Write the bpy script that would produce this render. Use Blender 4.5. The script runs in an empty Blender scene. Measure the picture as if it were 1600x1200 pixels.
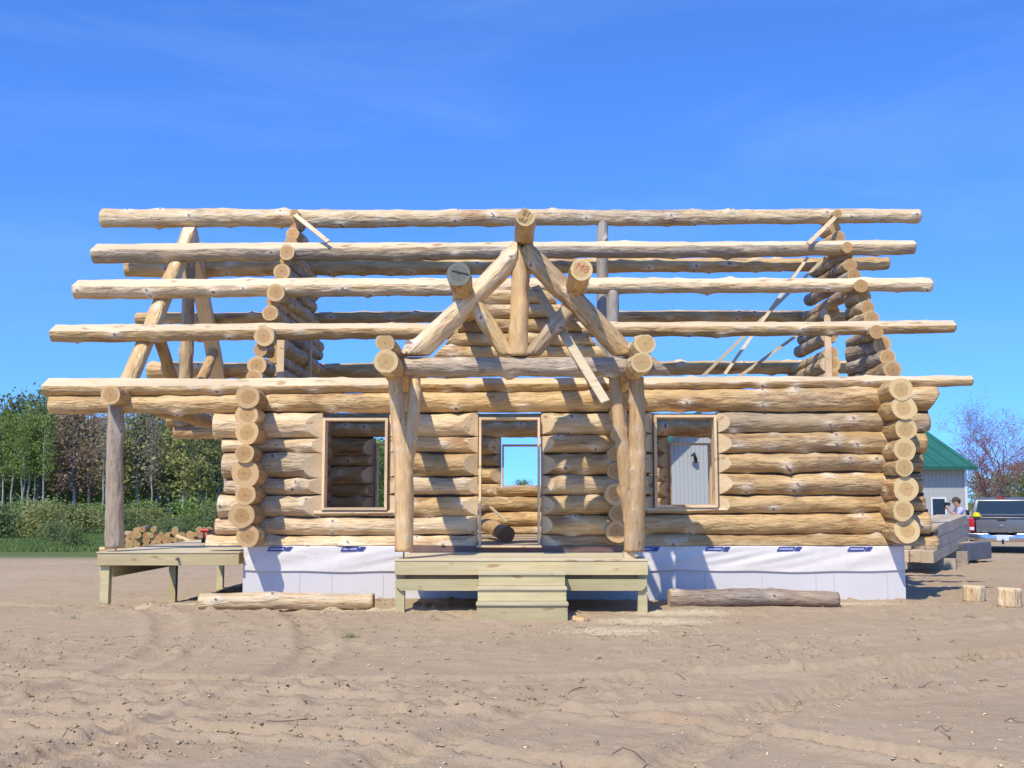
import bpy, bmesh, math, random
import numpy as np
from mathutils import Vector, Matrix

# ------------------------------------------------------------------ camera, sky, sun, exposure
SC = bpy.context.scene
COL = SC.collection
FPX = 1740.0                      # focal length in pixels of a 1600 px wide frame
PITCH = math.atan(185.0 / FPX)
EYE = Vector((0.0, 0.0, 1.55))
cam_d = bpy.data.cameras.new('camera')
cam_d.sensor_width = 36.0
cam_d.lens = FPX / 1600.0 * 36.0
cam_d.clip_start = 0.1
cam_d.clip_end = 8000.0
cam = bpy.data.objects.new('camera', cam_d)
cam.location = EYE
cam.rotation_euler = (math.pi / 2 + PITCH, 0, 0)
COL.objects.link(cam)
SC.camera = cam

SUN_AZ = math.radians(26.0)       # left of straight behind the camera
SUN_EL = math.radians(50.5)
sun_dir = Vector((-math.sin(SUN_AZ) * math.cos(SUN_EL), -math.cos(SUN_AZ) * math.cos(SUN_EL), math.sin(SUN_EL)))
sl = bpy.data.lights.new('sun', 'SUN')
sl.energy = 4.8
sl.angle = math.radians(0.53)
sl.color = (1.0, 0.915, 0.77)
so = bpy.data.objects.new('sun', sl)
so.rotation_euler = sun_dir.to_track_quat('Z', 'Y').to_euler()
so.location = (-20, -30, 50)
COL.objects.link(so)

W = bpy.data.worlds.new('World')
SC.world = W
W.use_nodes = True
wt = W.node_tree
wt.nodes.clear()
sky = wt.nodes.new('ShaderNodeTexSky')
sky.sky_type = 'NISHITA'
sky.sun_disc = False
sky.sun_elevation = SUN_EL
sky.sun_rotation = math.pi + SUN_AZ
sky.altitude = 300
sky.air_density = 1.0
sky.dust_density = 0.3
sky.ozone_density = 1.0
hs = wt.nodes.new('ShaderNodeHueSaturation')
hs.inputs['Saturation'].default_value = 1.0
hs.inputs['Value'].default_value = 1.0
tint = wt.nodes.new('ShaderNodeMixRGB')            # the camera's cool daylight balance
tint.blend_type = 'MULTIPLY'
tint.inputs[0].default_value = 1.0
tint.inputs[2].default_value = (0.49, 0.97, 1.80, 1)
wt.links.new(sky.outputs[0], tint.inputs[1])
wt.links.new(tint.outputs[0], hs.inputs['Color'])
wg = wt.nodes.new('ShaderNodeTexCoord')            # clear dry air: the pale band at the horizon is narrow
wv = wt.nodes.new('ShaderNodeVectorMath'); wv.operation = 'ADD'
wv.inputs[1].default_value = (0, 0, 0.10)
wnm = wt.nodes.new('ShaderNodeVectorMath'); wnm.operation = 'NORMALIZE'
wt.links.new(wg.outputs['Generated'], wv.inputs[0])
wt.links.new(wv.outputs[0], wnm.inputs[0])
wt.links.new(wnm.outputs[0], sky.inputs[0])
# thin cirrus over the whole sky
wc = wt.nodes.new('ShaderNodeTexCoord')
wm = wt.nodes.new('ShaderNodeMapping')
wm.inputs['Rotation'].default_value = (0.15, -0.45, 1.9)
wm.inputs['Scale'].default_value = (1.1, 2.0, 5.5)
wn = wt.nodes.new('ShaderNodeTexNoise')
wn.inputs['Scale'].default_value = 1.3
wn.inputs['Detail'].default_value = 7
wn.inputs['Roughness'].default_value = 0.62
wn.inputs['Distortion'].default_value = 0.6
wr = wt.nodes.new('ShaderNodeMapRange')
wr.inputs['From Min'].default_value = 0.52
wr.inputs['From Max'].default_value = 0.95
wr.inputs['To Max'].default_value = 0.24
wx = wt.nodes.new('ShaderNodeMixRGB')
wx.inputs[2].default_value = (3.6, 5.2, 9.0, 1)
wb = wt.nodes.new('ShaderNodeBackground')
wb.inputs['Strength'].default_value = 0.148
wo = wt.nodes.new('ShaderNodeOutputWorld')
wt.links.new(wc.outputs['Generated'], wm.inputs[0])
wt.links.new(wm.outputs[0], wn.inputs['Vector'])
wt.links.new(wn.outputs[0], wr.inputs[0])
wt.links.new(wr.outputs[0], wx.inputs[0])
wt.links.new(hs.outputs[0], wx.inputs[1])
wt.links.new(wx.outputs[0], wb.inputs[0])
wt.links.new(wb.outputs[0], wo.inputs[0])

SC.view_settings.view_transform = 'Standard'
SC.view_settings.look = 'None'
SC.view_settings.exposure = 0.05
SC.view_settings.gamma = 1.0
SC.view_settings.use_curve_mapping = False

# ------------------------------------------------------------------ helpers
_f = Vector((0, math.cos(PITCH), math.sin(PITCH)))
_u = Vector((0, -math.sin(PITCH), math.cos(PITCH)))

def at(px, py, Y):
    """world point on the plane at distance Y that the photograph shows at px, py"""
    r = _f + Vector((1, 0, 0)) * ((px - 800) / FPX) + _u * ((600 - py) / FPX)
    return EYE + r * (Y / r.y)

def zat(py, Y):
    return at(800, py, Y).z

def xat(px, Y, z=1.5):
    d = Y * math.cos(PITCH) + (z - EYE.z) * math.sin(PITCH)
    return (px - 800) / FPX * d

def pxm(Y, z=1.5):
    return FPX / (Y * math.cos(PITCH) + (z - EYE.z) * math.sin(PITCH))

WM = {}
def link(o, parent=None, M=None):
    COL.objects.link(o)
    M = M or Matrix.Identity(4)
    o.matrix_basis = M.copy()
    WM[o.name] = M.copy()
    if parent is not None:
        o.parent = parent
        o.matrix_parent_inverse = WM[parent.name].inverted()
    return o

def thing(name, label, cat, loc=(0, 0, 0), group=None, rz=0.0):
    o = bpy.data.objects.new(name, None)
    o.empty_display_size = 0.2
    link(o, None, Matrix.Translation(Vector(loc)) @ Matrix.Rotation(rz, 4, 'Z'))
    return tag(o, label, cat, group)

def tag(o, label=None, cat=None, group=None, kind=None):
    if label: o['label'] = label
    if cat: o['category'] = cat
    if group: o['group'] = group
    if kind: o['kind'] = kind
    return o

def mesh_obj(name, me, mats, parent=None, M=None):
    for m in (mats if isinstance(mats, (list, tuple)) else [mats]):
        me.materials.append(m)
    o = bpy.data.objects.new(name, me)
    return link(o, parent, M)

def copy_obj(o, parent, M):
    c = o.copy()
    COL.objects.link(c)
    c.parent = None
    c.matrix_parent_inverse = Matrix.Identity(4)
    c.matrix_basis = M.copy()
    WM[c.name] = M.copy()
    if parent is not None:
        c.parent = parent
        c.matrix_parent_inverse = WM[parent.name].inverted()
    return c

class MB:
    """collects simple shapes into one mesh"""
    def __init__(s):
        s.v = []; s.f = []; s.m = []; s.sm = []
    def add(s, vs, fs, mat=0, smooth=False):
        b = len(s.v)
        s.v += [tuple(v) for v in vs]
        for f in fs:
            s.f.append([i + b for i in f]); s.m.append(mat); s.sm.append(smooth)
        return s
    def box(s, c, d, M=None, mat=0, bev=0.0):
        x, y, z = d[0] / 2, d[1] / 2, d[2] / 2
        c = Vector(c)
        if bev <= 0:
            vs = [Vector((sx * x, sy * y, sz * z)) for sx in (-1, 1) for sy in (-1, 1) for sz in (-1, 1)]
            fs = [(0, 1, 3, 2), (4, 6, 7, 5), (0, 4, 5, 1), (2, 3, 7, 6), (0, 2, 6, 4), (1, 5, 7, 3)]
        else:
            bm = bmesh.new()
            bmesh.ops.create_cube(bm, size=1.0)
            for v in bm.verts: v.co = Vector((v.co.x * 2 * x, v.co.y * 2 * y, v.co.z * 2 * z))
            bmesh.ops.bevel(bm, geom=bm.edges[:], offset=bev, segments=2 if bev > 0.02 else 1, affect='EDGES', profile=0.6)
            bm.verts.index_update()
            vs = [v.co.copy() for v in bm.verts]
            fs = [[v.index for v in f.verts] for f in bm.faces]
            bm.free()
        if M is not None: vs = [M @ v for v in vs]
        return s.add([v + c for v in vs], fs, mat)
    def bar(s, p, q, w, h, mat=0, up=(0, 0, 1), bev=0.0):
        p, q = Vector(p), Vector(q)
        x = (q - p).normalized(); u = Vector(up)
        y = u.cross(x).normalized(); z = x.cross(y)
        M = Matrix((x, y, z)).transposed()
        return s.box((p + q) / 2, ((q - p).length, w, h), M, mat, bev)
    def tube(s, pts, rad, n=8, mat=0, cap=True, smooth=True):
        pts = [Vector(p) for p in pts]
        if not hasattr(rad, '__len__'): rad = [rad] * len(pts)
        vs, fs = [], []
        ref = None
        for i, p in enumerate(pts):
            d = (pts[min(i + 1, len(pts) - 1)] - pts[max(i - 1, 0)]).normalized()
            if ref is None:
                ref = Vector((0, 0, 1)) if abs(d.z) < 0.9 else Vector((1, 0, 0))
            a = ref - d * ref.dot(d)
            if a.length < 1e-4: a = Vector((0, 1, 0)) - d * d.y
            a.normalize(); ref = a
            b = d.cross(a)
            for k in range(n):
                t = 2 * math.pi * k / n
                vs.append(p + (a * math.cos(t) + b * math.sin(t)) * rad[i])
        for i in range(len(pts) - 1):
            for k in range(n):
                k2 = (k + 1) % n
                fs.append((i * n + k, i * n + k2, (i + 1) * n + k2, (i + 1) * n + k))
        s.add(vs, fs, mat, smooth)
        if cap:
            m = len(pts) - 1
            s.add(vs[:n], [tuple(range(n - 1, -1, -1))], mat)
            s.add(vs[m * n:], [tuple(range(n))], mat)
        return s
    def prism(s, poly, axis, a, b, mat=0):
        """extrude a 2D polygon along an axis from a to b"""
        def P(u, v, t):
            return {'X': (t, u, v), 'Y': (u, t, v), 'Z': (u, v, t)}[axis]
        n = len(poly)
        vs = [P(u, v, a) for u, v in poly] + [P(u, v, b) for u, v in poly]
        fs = [tuple(range(n)), tuple(range(2 * n - 1, n - 1, -1))] + [(i, n + i, n + (i + 1) % n, (i + 1) % n) for i in range(n)]
        return s.add(vs, fs, mat)
    def mesh(s, name):
        me = bpy.data.meshes.new(name)
        me.from_pydata(s.v, [], s.f)
        me.polygons.foreach_set('material_index', s.m)
        me.polygons.foreach_set('use_smooth', s.sm)
        bm = bmesh.new(); bm.from_mesh(me)
        bmesh.ops.recalc_face_normals(bm, faces=bm.faces)
        bm.to_mesh(me); bm.free()
        return me
    def build(s, name, mats, parent=None, M=None, local=None):
        """M: object matrix. Coordinates given in world unless local is set."""
        if M is None and s.v and not local:
            lo = np.min(np.array(s.v), axis=0); hi = np.max(np.array(s.v), axis=0)
            c = Vector(((lo[0] + hi[0]) / 2, (lo[1] + hi[1]) / 2, lo[2]))
            s.v = [tuple(Vector(v) - c) for v in s.v]
            M = Matrix.Translation(c)
        return mesh_obj(name, s.mesh(name), mats, parent, M)

# ---- numpy value noise
_rs = np.random.RandomState(7)
_tab = _rs.rand(256, 256)
def vnoise(x, y):
    xi = np.floor(x).astype(int); yi = np.floor(y).astype(int)
    fx = x - xi; fy = y - yi
    fx = fx * fx * (3 - 2 * fx); fy = fy * fy * (3 - 2 * fy)
    a = _tab[xi & 255, yi & 255]; b = _tab[(xi + 1) & 255, yi & 255]
    c = _tab[xi & 255, (yi + 1) & 255]; d = _tab[(xi + 1) & 255, (yi + 1) & 255]
    return (a * (1 - fx) + b * fx) * (1 - fy) + (c * (1 - fx) + d * fx) * fy - 0.5
def fbm(x, y, oct=4, gain=0.5):
    s = 0; a = 1.0
    for i in range(oct):
        s = s + a * vnoise(x + 17.3 * i, y + 9.1 * i); x = x * 2.03; y = y * 2.03; a *= gain
    return s
def sstep(a, b, x):
    t = np.clip((x - a) / (b - a), 0, 1)
    return t * t * (3 - 2 * t)

# ------------------------------------------------------------------ materials
class NT:
    def __init__(s, name):
        s.mat = bpy.data.materials.new(name)
        s.mat.use_nodes = True
        s.t = s.mat.node_tree
        s.t.nodes.clear()
        s.out = s.n('ShaderNodeOutputMaterial')
        s.b = s.n('ShaderNodeBsdfPrincipled')
        s.l(s.b.outputs[0], s.out.inputs[0])
    def n(s, ty, **kw):
        nd = s.t.nodes.new(ty)
        for k, v in kw.items(): setattr(nd, k, v)
        return nd
    def l(s, a, b): s.t.links.new(a, b)
    def setin(s, sock, v):
        if hasattr(v, 'links') or hasattr(v, 'is_linked'): s.l(v, sock)
        elif hasattr(v, '__len__'): sock.default_value = (*v, 1) if len(v) == 3 and sock.type == 'RGBA' else v
        else: sock.default_value = v
    def coord(s, scale=(1, 1, 1), kind='Object', rnd=0.0):
        tc = s.n('ShaderNodeTexCoord')
        v = tc.outputs[kind]
        if rnd:
            oi = s.n('ShaderNodeObjectInfo')
            m = s.n('ShaderNodeMath', operation='MULTIPLY'); s.l(oi.outputs['Random'], m.inputs[0]); m.inputs[1].default_value = rnd
            a = s.n('ShaderNodeVectorMath', operation='ADD'); s.l(v, a.inputs[0]); s.l(m.outputs[0], a.inputs[1]); v = a.outputs[0]
        mp = s.n('ShaderNodeMapping'); mp.inputs['Scale'].default_value = scale
        s.l(v, mp.inputs[0])
        return mp.outputs[0]
    def noise(s, vec, scale=1.0, detail=4, rough=0.55, dist=0.0):
        nd = s.n('ShaderNodeTexNoise')
        s.l(vec, nd.inputs['Vector'])
        nd.inputs['Scale'].default_value = scale; nd.inputs['Detail'].default_value = detail
        nd.inputs['Roughness'].default_value = rough; nd.inputs['Distortion'].default_value = dist
        return nd.outputs[0]
    def rng(s, v, a, b, c=0.0, d=1.0):
        nd = s.n('ShaderNodeMapRange')
        s.l(v, nd.inputs[0])
        for i, k in enumerate((a, b, c, d)): nd.inputs[i + 1].default_value = k
        return nd.outputs[0]
    def mix(s, fac, a, b, mode='MIX'):
        nd = s.n('ShaderNodeMixRGB', blend_type=mode)
        s.setin(nd.inputs[0], fac); s.setin(nd.inputs[1], a); s.setin(nd.inputs[2], b)
        return nd.outputs[0]
    def math(s, op, a, b=0.0):
        nd = s.n('ShaderNodeMath', operation=op)
        s.setin(nd.inputs[0], a); s.setin(nd.inputs[1], b)
        return nd.outputs[0]
    def attr(s, name):
        nd = s.n('ShaderNodeAttribute', attribute_name=name)
        return nd.outputs['Fac']
    def rand(s):
        return s.n('ShaderNodeObjectInfo').outputs['Random']
    def bump(s, h, strength=0.3, dist=0.02):
        nd = s.n('ShaderNodeBump')
        nd.inputs['Strength'].default_value = strength; nd.inputs['Distance'].default_value = dist
        s.l(h, nd.inputs['Height']); s.l(nd.outputs[0], s.b.inputs['Normal'])
        return nd
    def fin(s, col=None, rough=0.7, spec=0.3, metal=0.0):
        if col is not None: s.setin(s.b.inputs['Base Color'], col)
        s.setin(s.b.inputs['Roughness'], rough)
        s.b.inputs['Specular IOR Level'].default_value = spec
        s.b.inputs['Metallic'].default_value = metal
        return s.mat

def log_mat(name, light, mid, brown, bark=0.5, grey=0.3, greycol=(0.36, 0.32, 0.27), dark=1.0, halo=0.75, relief=1.0, scars=0.0):
    t = NT(name)
    c1 = t.coord((0.9, 7, 7), rnd=37.0)
    n1 = t.noise(c1, 1.0, 6, 0.6, 0.4)
    col = t.mix(t.rng(n1, 0.34, 0.66), light, mid)
    # patches of remaining inner bark
    n2 = t.noise(t.coord((0.75, 3.4, 3.4), rnd=91.0), 1.0, 5, 0.62, 0.3)
    col = t.mix(t.rng(n2, 0.64 - 0.11 * bark, 0.74 - 0.11 * bark, 0, 0.72), col, brown)
    # grey weathering
    n4 = t.noise(t.coord((0.45, 2.2, 2.2), rnd=53.0), 1.0, 5, 0.6, 0.5)
    col = t.mix(t.rng(n4, 0.60 - 0.2 * grey, 0.80 - 0.2 * grey, 0, 0.7), col, greycol)
    # fine grain
    n3 = t.noise(t.coord((2.5, 45, 45), rnd=11.0), 1.0, 4, 0.6)
    g = t.rng(n3, 0.25, 0.75, 0.78, 1.12)
    col = t.mix(1.0, col, g, 'MULTIPLY')
    # flecks
    n5 = t.noise(t.coord((7, 30, 30), rnd=71.0), 1.0, 3, 0.6)
    col = t.mix(t.rng(n5, 0.64, 0.74, 0, 0.7), col, (0.14, 0.07, 0.03))
    # drying checks: thin dark lines along the log
    n6 = t.noise(t.coord((1.1, 26, 26), rnd=29.0), 1.0, 2, 0.5)
    ck = t.math('ABSOLUTE', t.math('SUBTRACT', n6, 0.5))
    gate = t.rng(n4, 0.46, 0.54)
    line = t.math('MULTIPLY', t.rng(ck, 0.0, 0.013, 0.85, 0.0), gate)
    col = t.mix(line, col, (0.10, 0.055, 0.03))
    if scars:                       # pale ovals where the knife slipped through to fresh wood
        n7 = t.noise(t.coord((1.6, 7, 7), rnd=83.0), 1.0, 1, 0.4, 0.1)
        col = t.mix(t.rng(n7, 0.735 - 0.03 * scars, 0.75 - 0.03 * scars, 0, 0.6), col, (0.76, 0.61, 0.36))
    # knots
    col = t.mix(t.math('MULTIPLY', t.attr('halo'), halo), col, (0.86, 0.74, 0.56))
    col = t.mix(t.math('MULTIPLY', t.rng(t.attr('knot'), 0.35, 0.8), 0.85), col, (0.15, 0.07, 0.03))
    col = t.mix(1.0, col, t.rng(t.noise(t.coord((2.4, 9, 9), rnd=63.0), 1.0, 5, 0.65, 0.4), 0.32, 0.68, 0.80, 1.10), 'MULTIPLY')
    # facets shaved at the notches
    col = t.mix(t.math('MULTIPLY', t.rng(t.attr('pale'), 0.3, 0.7), 0.8), col, (0.74, 0.57, 0.34))
    v = t.rng(t.rand(), 0, 1, 0.76 * dark, 1.10 * dark)
    col = t.mix(1.0, col, v, 'MULTIPLY')
    n8 = t.noise(t.coord((3.2, 13, 13), rnd=17.0), 1.0, 2, 0.5, 0.2)
    fac = t.math('MULTIPLY', t.rng(n8, 0.40, 0.60), 0.9)
    h = t.math('ADD', t.math('ADD', fac, t.math('MULTIPLY', n3, 0.5)), t.math('ADD', t.math('MULTIPLY', n1, 0.9), t.math('MULTIPLY', line, -0.6)))
    t.bump(h, 0.6 * relief, 0.024)
    return t.fin(col, t.rng(n1, 0.3, 0.7, 0.48, 0.66), 0.32)

def end_mat(name, sap, heart, core, ringk=0.5):
    t = NT(name)
    tc = t.n('ShaderNodeTexCoord')
    sx = t.n('ShaderNodeSeparateXYZ'); t.l(tc.outputs['Object'], sx.inputs[0])
    cb = t.n('ShaderNodeCombineXYZ'); t.l(sx.outputs[1], cb.inputs[1]); t.l(sx.outputs[2], cb.inputs[2])
    oi = t.n('ShaderNodeObjectInfo')
    off = t.math('MULTIPLY', oi.outputs['Random'], 50.0)
    cb2 = t.n('ShaderNodeCombineXYZ'); t.l(off, cb2.inputs[0]); t.l(sx.outputs[1], cb2.inputs[1]); t.l(sx.outputs[2], cb2.inputs[2])
    n = t.noise(cb2.outputs[0], 9.0, 3, 0.5)
    ln = t.n('ShaderNodeVectorMath', operation='LENGTH'); t.l(cb.outputs[0], ln.inputs[0])
    r = t.math('ADD', ln.outputs['Value'], t.math('MULTIPLY', t.math('SUBTRACT', n, 0.5), 0.06))
    col = t.mix(t.rng(r, 0.10, 0.125), heart, sap)
    col = t.mix(t.rng(r, 0.008, 0.03, 0.7, 0.0), col, core)
    ring = t.math('SINE', t.math('MULTIPLY', r, 520.0))
    col = t.mix(t.math('MULTIPLY', t.rng(ring, -0.2, 1.0), ringk * 0.45), col, heart)
    # a dark heart/sap border ring
    d = t.math('ABSOLUTE', t.math('SUBTRACT', r, 0.108))
    col = t.mix(t.rng(d, 0.0, 0.012, 0.28, 0.0), col, core)
    sn = t.n('ShaderNodeVectorMath', operation='NORMALIZE'); t.l(cb.outputs[0], sn.inputs[0])
    ra = t.n('ShaderNodeVectorMath', operation='ADD'); t.l(sn.outputs[0], ra.inputs[0]); t.l(off, ra.inputs[1])
    ck = t.math('ABSOLUTE', t.math('SUBTRACT', t.noise(ra.outputs[0], 3.0, 3, 0.6), 0.5))
    cut_ = t.math('MULTIPLY', t.rng(ck, 0.0, 0.014, 0.8, 0.0), t.rng(r, 0.02, 0.13, 1.0, 0.15))
    col = t.mix(cut_, col, (core[0] * 0.4, core[1] * 0.4, core[2] * 0.4))
    n9 = t.noise(cb2.outputs[0], 5.0, 4, 0.65)
    col = t.mix(t.rng(n9, 0.55, 0.78, 0, 0.45), col, (0.36, 0.29, 0.20))
    # saw roughness
    n2 = t.noise(cb2.outputs[0], 26.0, 3, 0.6)
    col = t.mix(t.rng(n2, 0.62, 0.75, 0, 0.35), col, core)
    t.bump(n2, 0.25, 0.01)
    v = t.rng(t.rand(), 0, 1, 0.85, 1.1)
    return t.fin(t.mix(1.0, col, v, 'MULTIPLY'), 0.75, 0.2)

M_PALE = log_mat('peeled_log_pale', (0.82, 0.635, 0.38), (0.67, 0.46, 0.225), (0.36, 0.185, 0.075), 0.55, 0.25, (0.44, 0.37, 0.28))
M_TAN = log_mat('peeled_log_tan', (0.70, 0.485, 0.225), (0.52, 0.325, 0.13), (0.27, 0.13, 0.045), 0.85, 0.25, (0.38, 0.30, 0.20), scars=1.0)
M_GREY = log_mat('weathered_log', (0.62, 0.455, 0.25), (0.46, 0.315, 0.165), (0.27, 0.15, 0.07), 0.75, 0.9, (0.39, 0.335, 0.265), scars=1.0)
M_ORNG = log_mat('smooth_post_log', (0.70, 0.46, 0.215), (0.61, 0.385, 0.165), (0.48, 0.27, 0.095), 0.3, 0.05, halo=0.25, relief=0.3)
M_POST = log_mat('rough_post_log', (0.56, 0.45, 0.31), (0.46, 0.35, 0.225), (0.38, 0.25, 0.13), 0.8, 0.6, (0.43, 0.38, 0.31), relief=0.6)
M_END = end_mat('log_end_grain', (0.62, 0.41, 0.19), (0.48, 0.285, 0.115), (0.29, 0.15, 0.055))
M_END2 = end_mat('log_end_grain_yellow', (0.66, 0.485, 0.23), (0.53, 0.35, 0.145), (0.36, 0.21, 0.08), 0.5)

def wood_mat(name, a, b, scale=(1.5, 24, 24), rnd=33.0, rough=0.65, spots=(0.35, 0.2, 0.09)):
    t = NT(name)
    n = t.noise(t.coord(scale, rnd=rnd), 1.0, 5, 0.6, 0.5)
    col = t.mix(t.rng(n, 0.3, 0.7), a, b)
    n2 = t.noise(t.coord((3.0, 9, 9), rnd=rnd + 8), 1.0, 2, 0.5)
    col = t.mix(t.rng(n2, 0.63, 0.70, 0, 0.75), col, spots)
    n3 = t.noise(t.coord((0.6, 1.5, 1.5), rnd=rnd + 3), 1.0, 4, 0.6)
    col = t.mix(1.0, col, t.rng(n3, 0.3, 0.7, 0.80, 1.10), 'MULTIPLY')
    col = t.mix(1.0, col, t.rng(t.rand(), 0, 1, 0.80, 1.10), 'MULTIPLY')
    t.bump(n, 0.2, 0.006)
    return t.fin(col, rough, 0.25)
M_CUT = wood_mat('fresh_cut_wood', (0.76, 0.60, 0.37), (0.67, 0.50, 0.28))
M_TREAT = wood_mat('treated_lumber', (0.63, 0.525, 0.28), (0.53, 0.425, 0.21))
M_TREAT2 = wood_mat('treated_lumber_green', (0.62, 0.54, 0.29), (0.53, 0.445, 0.225))
M_DECK = wood_mat('deck_lumber', (0.66, 0.57, 0.36), (0.58, 0.48, 0.28))
M_FRAME = wood_mat('framing_lumber', (0.80, 0.60, 0.37), (0.70, 0.50, 0.28))
M_OSB = wood_mat('subfloor_panel', (0.52, 0.40, 0.25), (0.42, 0.31, 0.18), (9, 9, 9))
M_BRACE = wood_mat('brace_lumber', (0.68, 0.57, 0.36), (0.60, 0.48, 0.28))
M_OLDL = wood_mat('weathered_lumber', (0.44, 0.37, 0.28), (0.34, 0.28, 0.21))

def plain(name, col, rough=0.6, spec=0.3, metal=0.0, nscale=6.0, var=0.12, bump=0.0):
    t = NT(name)
    n = t.noise(t.coord((1, 1, 1)), nscale, 5, 0.6)
    c = t.mix(1.0, col, t.rng(n, 0.3, 0.7, 1 - var, 1 + var), 'MULTIPLY')
    if bump: t.bump(n, bump, 0.01)
    return t.fin(c, rough, spec, metal)

M_STEEL = plain('threaded_steel', (0.16, 0.15, 0.15), 0.4, 0.5, 0.8)
M_BROWN = plain('brown_band', (0.17, 0.105, 0.085), 0.6)
M_BLUEP = plain('blue_print', (0.05, 0.07, 0.24), 0.5)
M_WHITEP = plain('white_print', (0.62, 0.62, 0.72), 0.5)
M_BLACKM = plain('black_marker', (0.025, 0.022, 0.02), 0.6)
M_REDM = plain('red_marker', (0.55, 0.08, 0.07), 0.6)

def concrete():
    t = NT('poured_concrete')
    c = t.coord()
    n = t.noise(c, 0.7, 6, 0.65, 0.3)
    n2 = t.noise(c, 9.0, 6, 0.7)
    col = t.mix(t.rng(n, 0.3, 0.7), (0.64, 0.615, 0.585), (0.55, 0.53, 0.505))
    col = t.mix(t.rng(n2, 0.60, 0.75, 0, 0.35), col, (0.50, 0.48, 0.45))
    sp = t.n('ShaderNodeSeparateXYZ'); t.l(c, sp.inputs[0])
    # splashed soil along the base, ragged
    soil = t.math('ADD', sp.outputs[2], t.math('MULTIPLY', t.math('SUBTRACT', t.noise(c, 3.0, 5, 0.7), 0.5), 0.5))
    col = t.mix(t.rng(soil, 0.40, 0.62, 0.45, 0.0), col, (0.42, 0.35, 0.28))
    t.bump(n2, 0.2, 0.01)
    return t.fin(col, 0.8, 0.2)
M_CONC = concrete()

def wrapmat():
    t = NT('white_house_wrap')
    n = t.noise(t.coord((1.5, 1, 4)), 2.0, 4, 0.6, 1.0)
    n2 = t.noise(t.coord((1, 1, 1)), 60.0, 2, 0.6)
    col = t.mix(t.rng(n, 0.3, 0.7), (0.72, 0.675, 0.61), (0.65, 0.61, 0.55))
    mud = t.noise(t.coord((1, 1, 1)), 3.0, 6, 0.7)
    col = t.mix(t.rng(mud, 0.55, 0.8, 0, 0.4), col, (0.50, 0.44, 0.37))
    t.bump(t.math('ADD', n, t.math('MULTIPLY', n2, 0.1)), 0.3, 0.02)
    return t.fin(col, 0.5, 0.35)
M_WRAP = wrapmat()

# ------------------------------------------------------------------ ground
def gbase(X, Y):
    """smooth lie of the land"""
    X = np.asarray(X, float); Y = np.asarray(Y, float)
    z = -0.45 * sstep(4.5, 7.3, -X) * sstep(16.6, 21.5, Y) * (1 - 0.30 * sstep(26, 36, Y))
    z = z + 0.05 * np.exp(-((X - 2.6) ** 2 / 6 + (Y - 17.2) ** 2 / 1.2))
    z = z - 0.06 * sstep(16.8, 12.5, Y)
    z = z + 0.10 * fbm(X * 0.10 + 3, Y * 0.10 + 5, 3) * sstep(60, 15, Y)
    return z - 0.02

def gh(X, Y):
    return float(gbase(X, Y))

TRACKS = [(-1.8, 24.5, 15.6, 0.17), (-1.8, 24.5, 13.9, 0.17), (-14.0, 11.5, 11.8, 0.20), (-14.0, 11.5, 10.1, 0.20),
          (12.0, 2.0, 12.2, 0.20), (12.0, 2.0, 13.9, 0.20), (-3, 2.0, 6.3, 0.16), (-3, 2.0, 7.9, 0.16)]
def gdetail(X, Y):
    z = 0.020 * fbm(X * 0.7, Y * 0.9, 3, 0.4)
    z += 0.010 * fbm(X * 5.5, Y * 6.5, 3, 0.6)
    # churned strips: ridged noise where soil was disturbed
    dist = sstep(-0.05, 0.22, fbm(X * 0.35 + 40, Y * 0.8 + 12, 3))
    r = np.abs(fbm(X * 3.0 + 8, Y * 6.0 + 2, 3, 0.6))
    z += dist * 0.04 * (0.16 - np.minimum(r, 0.16))
    clod = np.maximum(0, fbm(X * 7 + 3, Y * 9 + 1, 2, 0.5) - 0.16)
    z += dist * 0.10 * clod + 0.05 * clod
    for cx, cy, R, w in TRACKS:
        d = np.hypot(X - cx, Y - cy) - R + 0.15 * fbm(X * 0.5, Y * 0.5, 2)
        a = np.arctan2(Y - cy, X - cx)
        inside = np.exp(-(d / w) ** 4)
        gate = 0.5 + 0.5 * sstep(-0.12, 0.15, fbm(X * 0.28 + 21, Y * 0.28 + cx, 2))
        tread = np.clip(np.sin(a * R * 2 * math.pi / 0.16 + np.abs(d) * 14) * 2, -1, 1)
        z += gate * (-0.055 * inside + 0.045 * np.exp(-((np.abs(d) - w * 1.25) / 0.07) ** 2) + 0.020 * tread * inside)
    return z

def spaced(a, b, f):
    out = [a]
    while out[-1] < b: out.append(out[-1] + f(out[-1]))
    return out
gx = spaced(0, 9, lambda x: 0.055) 
gx += spaced(gx[-1] + 0.08, 18, lambda x: 0.11) 
gx += spaced(gx[-1] + 0.2, 5000, lambda x: 0.05 * (x - 14))
gx = np.array(sorted(set([-v for v in gx[1:]] + gx)))
gy = spaced(-60, 4.5, lambda y: 4.0 if y < 0 else 1.0)
gy += spaced(gy[-1] + 0.3, 30, lambda y: max(0.03, 0.0052 * y))
gy += spaced(gy[-1] + 0.2, 5000, lambda y: 0.05 * (y - 24))
gy = np.array(gy)
GX, GY = np.meshgrid(gx, gy)
near = sstep(45, 25, GY) * sstep(24, 14, np.abs(GX)) * sstep(2.0, 4.5, GY)
under = 1 - 0.6 * sstep(18.3, 18.7, GY) * sstep(26, 25, GY) * sstep(-4.6, -4.2, GX) * sstep(6.7, 6.3, GX)
GZ = gbase(GX, GY) + gdetail(GX, GY) * near * under
GZ -= 0.35 * sstep(18.6, 19.2, GY) * sstep(25.6, 25.0, GY) * sstep(-4.2, -3.6, GX) * sstep(6.2, 5.6, GX)
nv = GX.size
idx = np.arange(nv).reshape(GX.shape)
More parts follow.
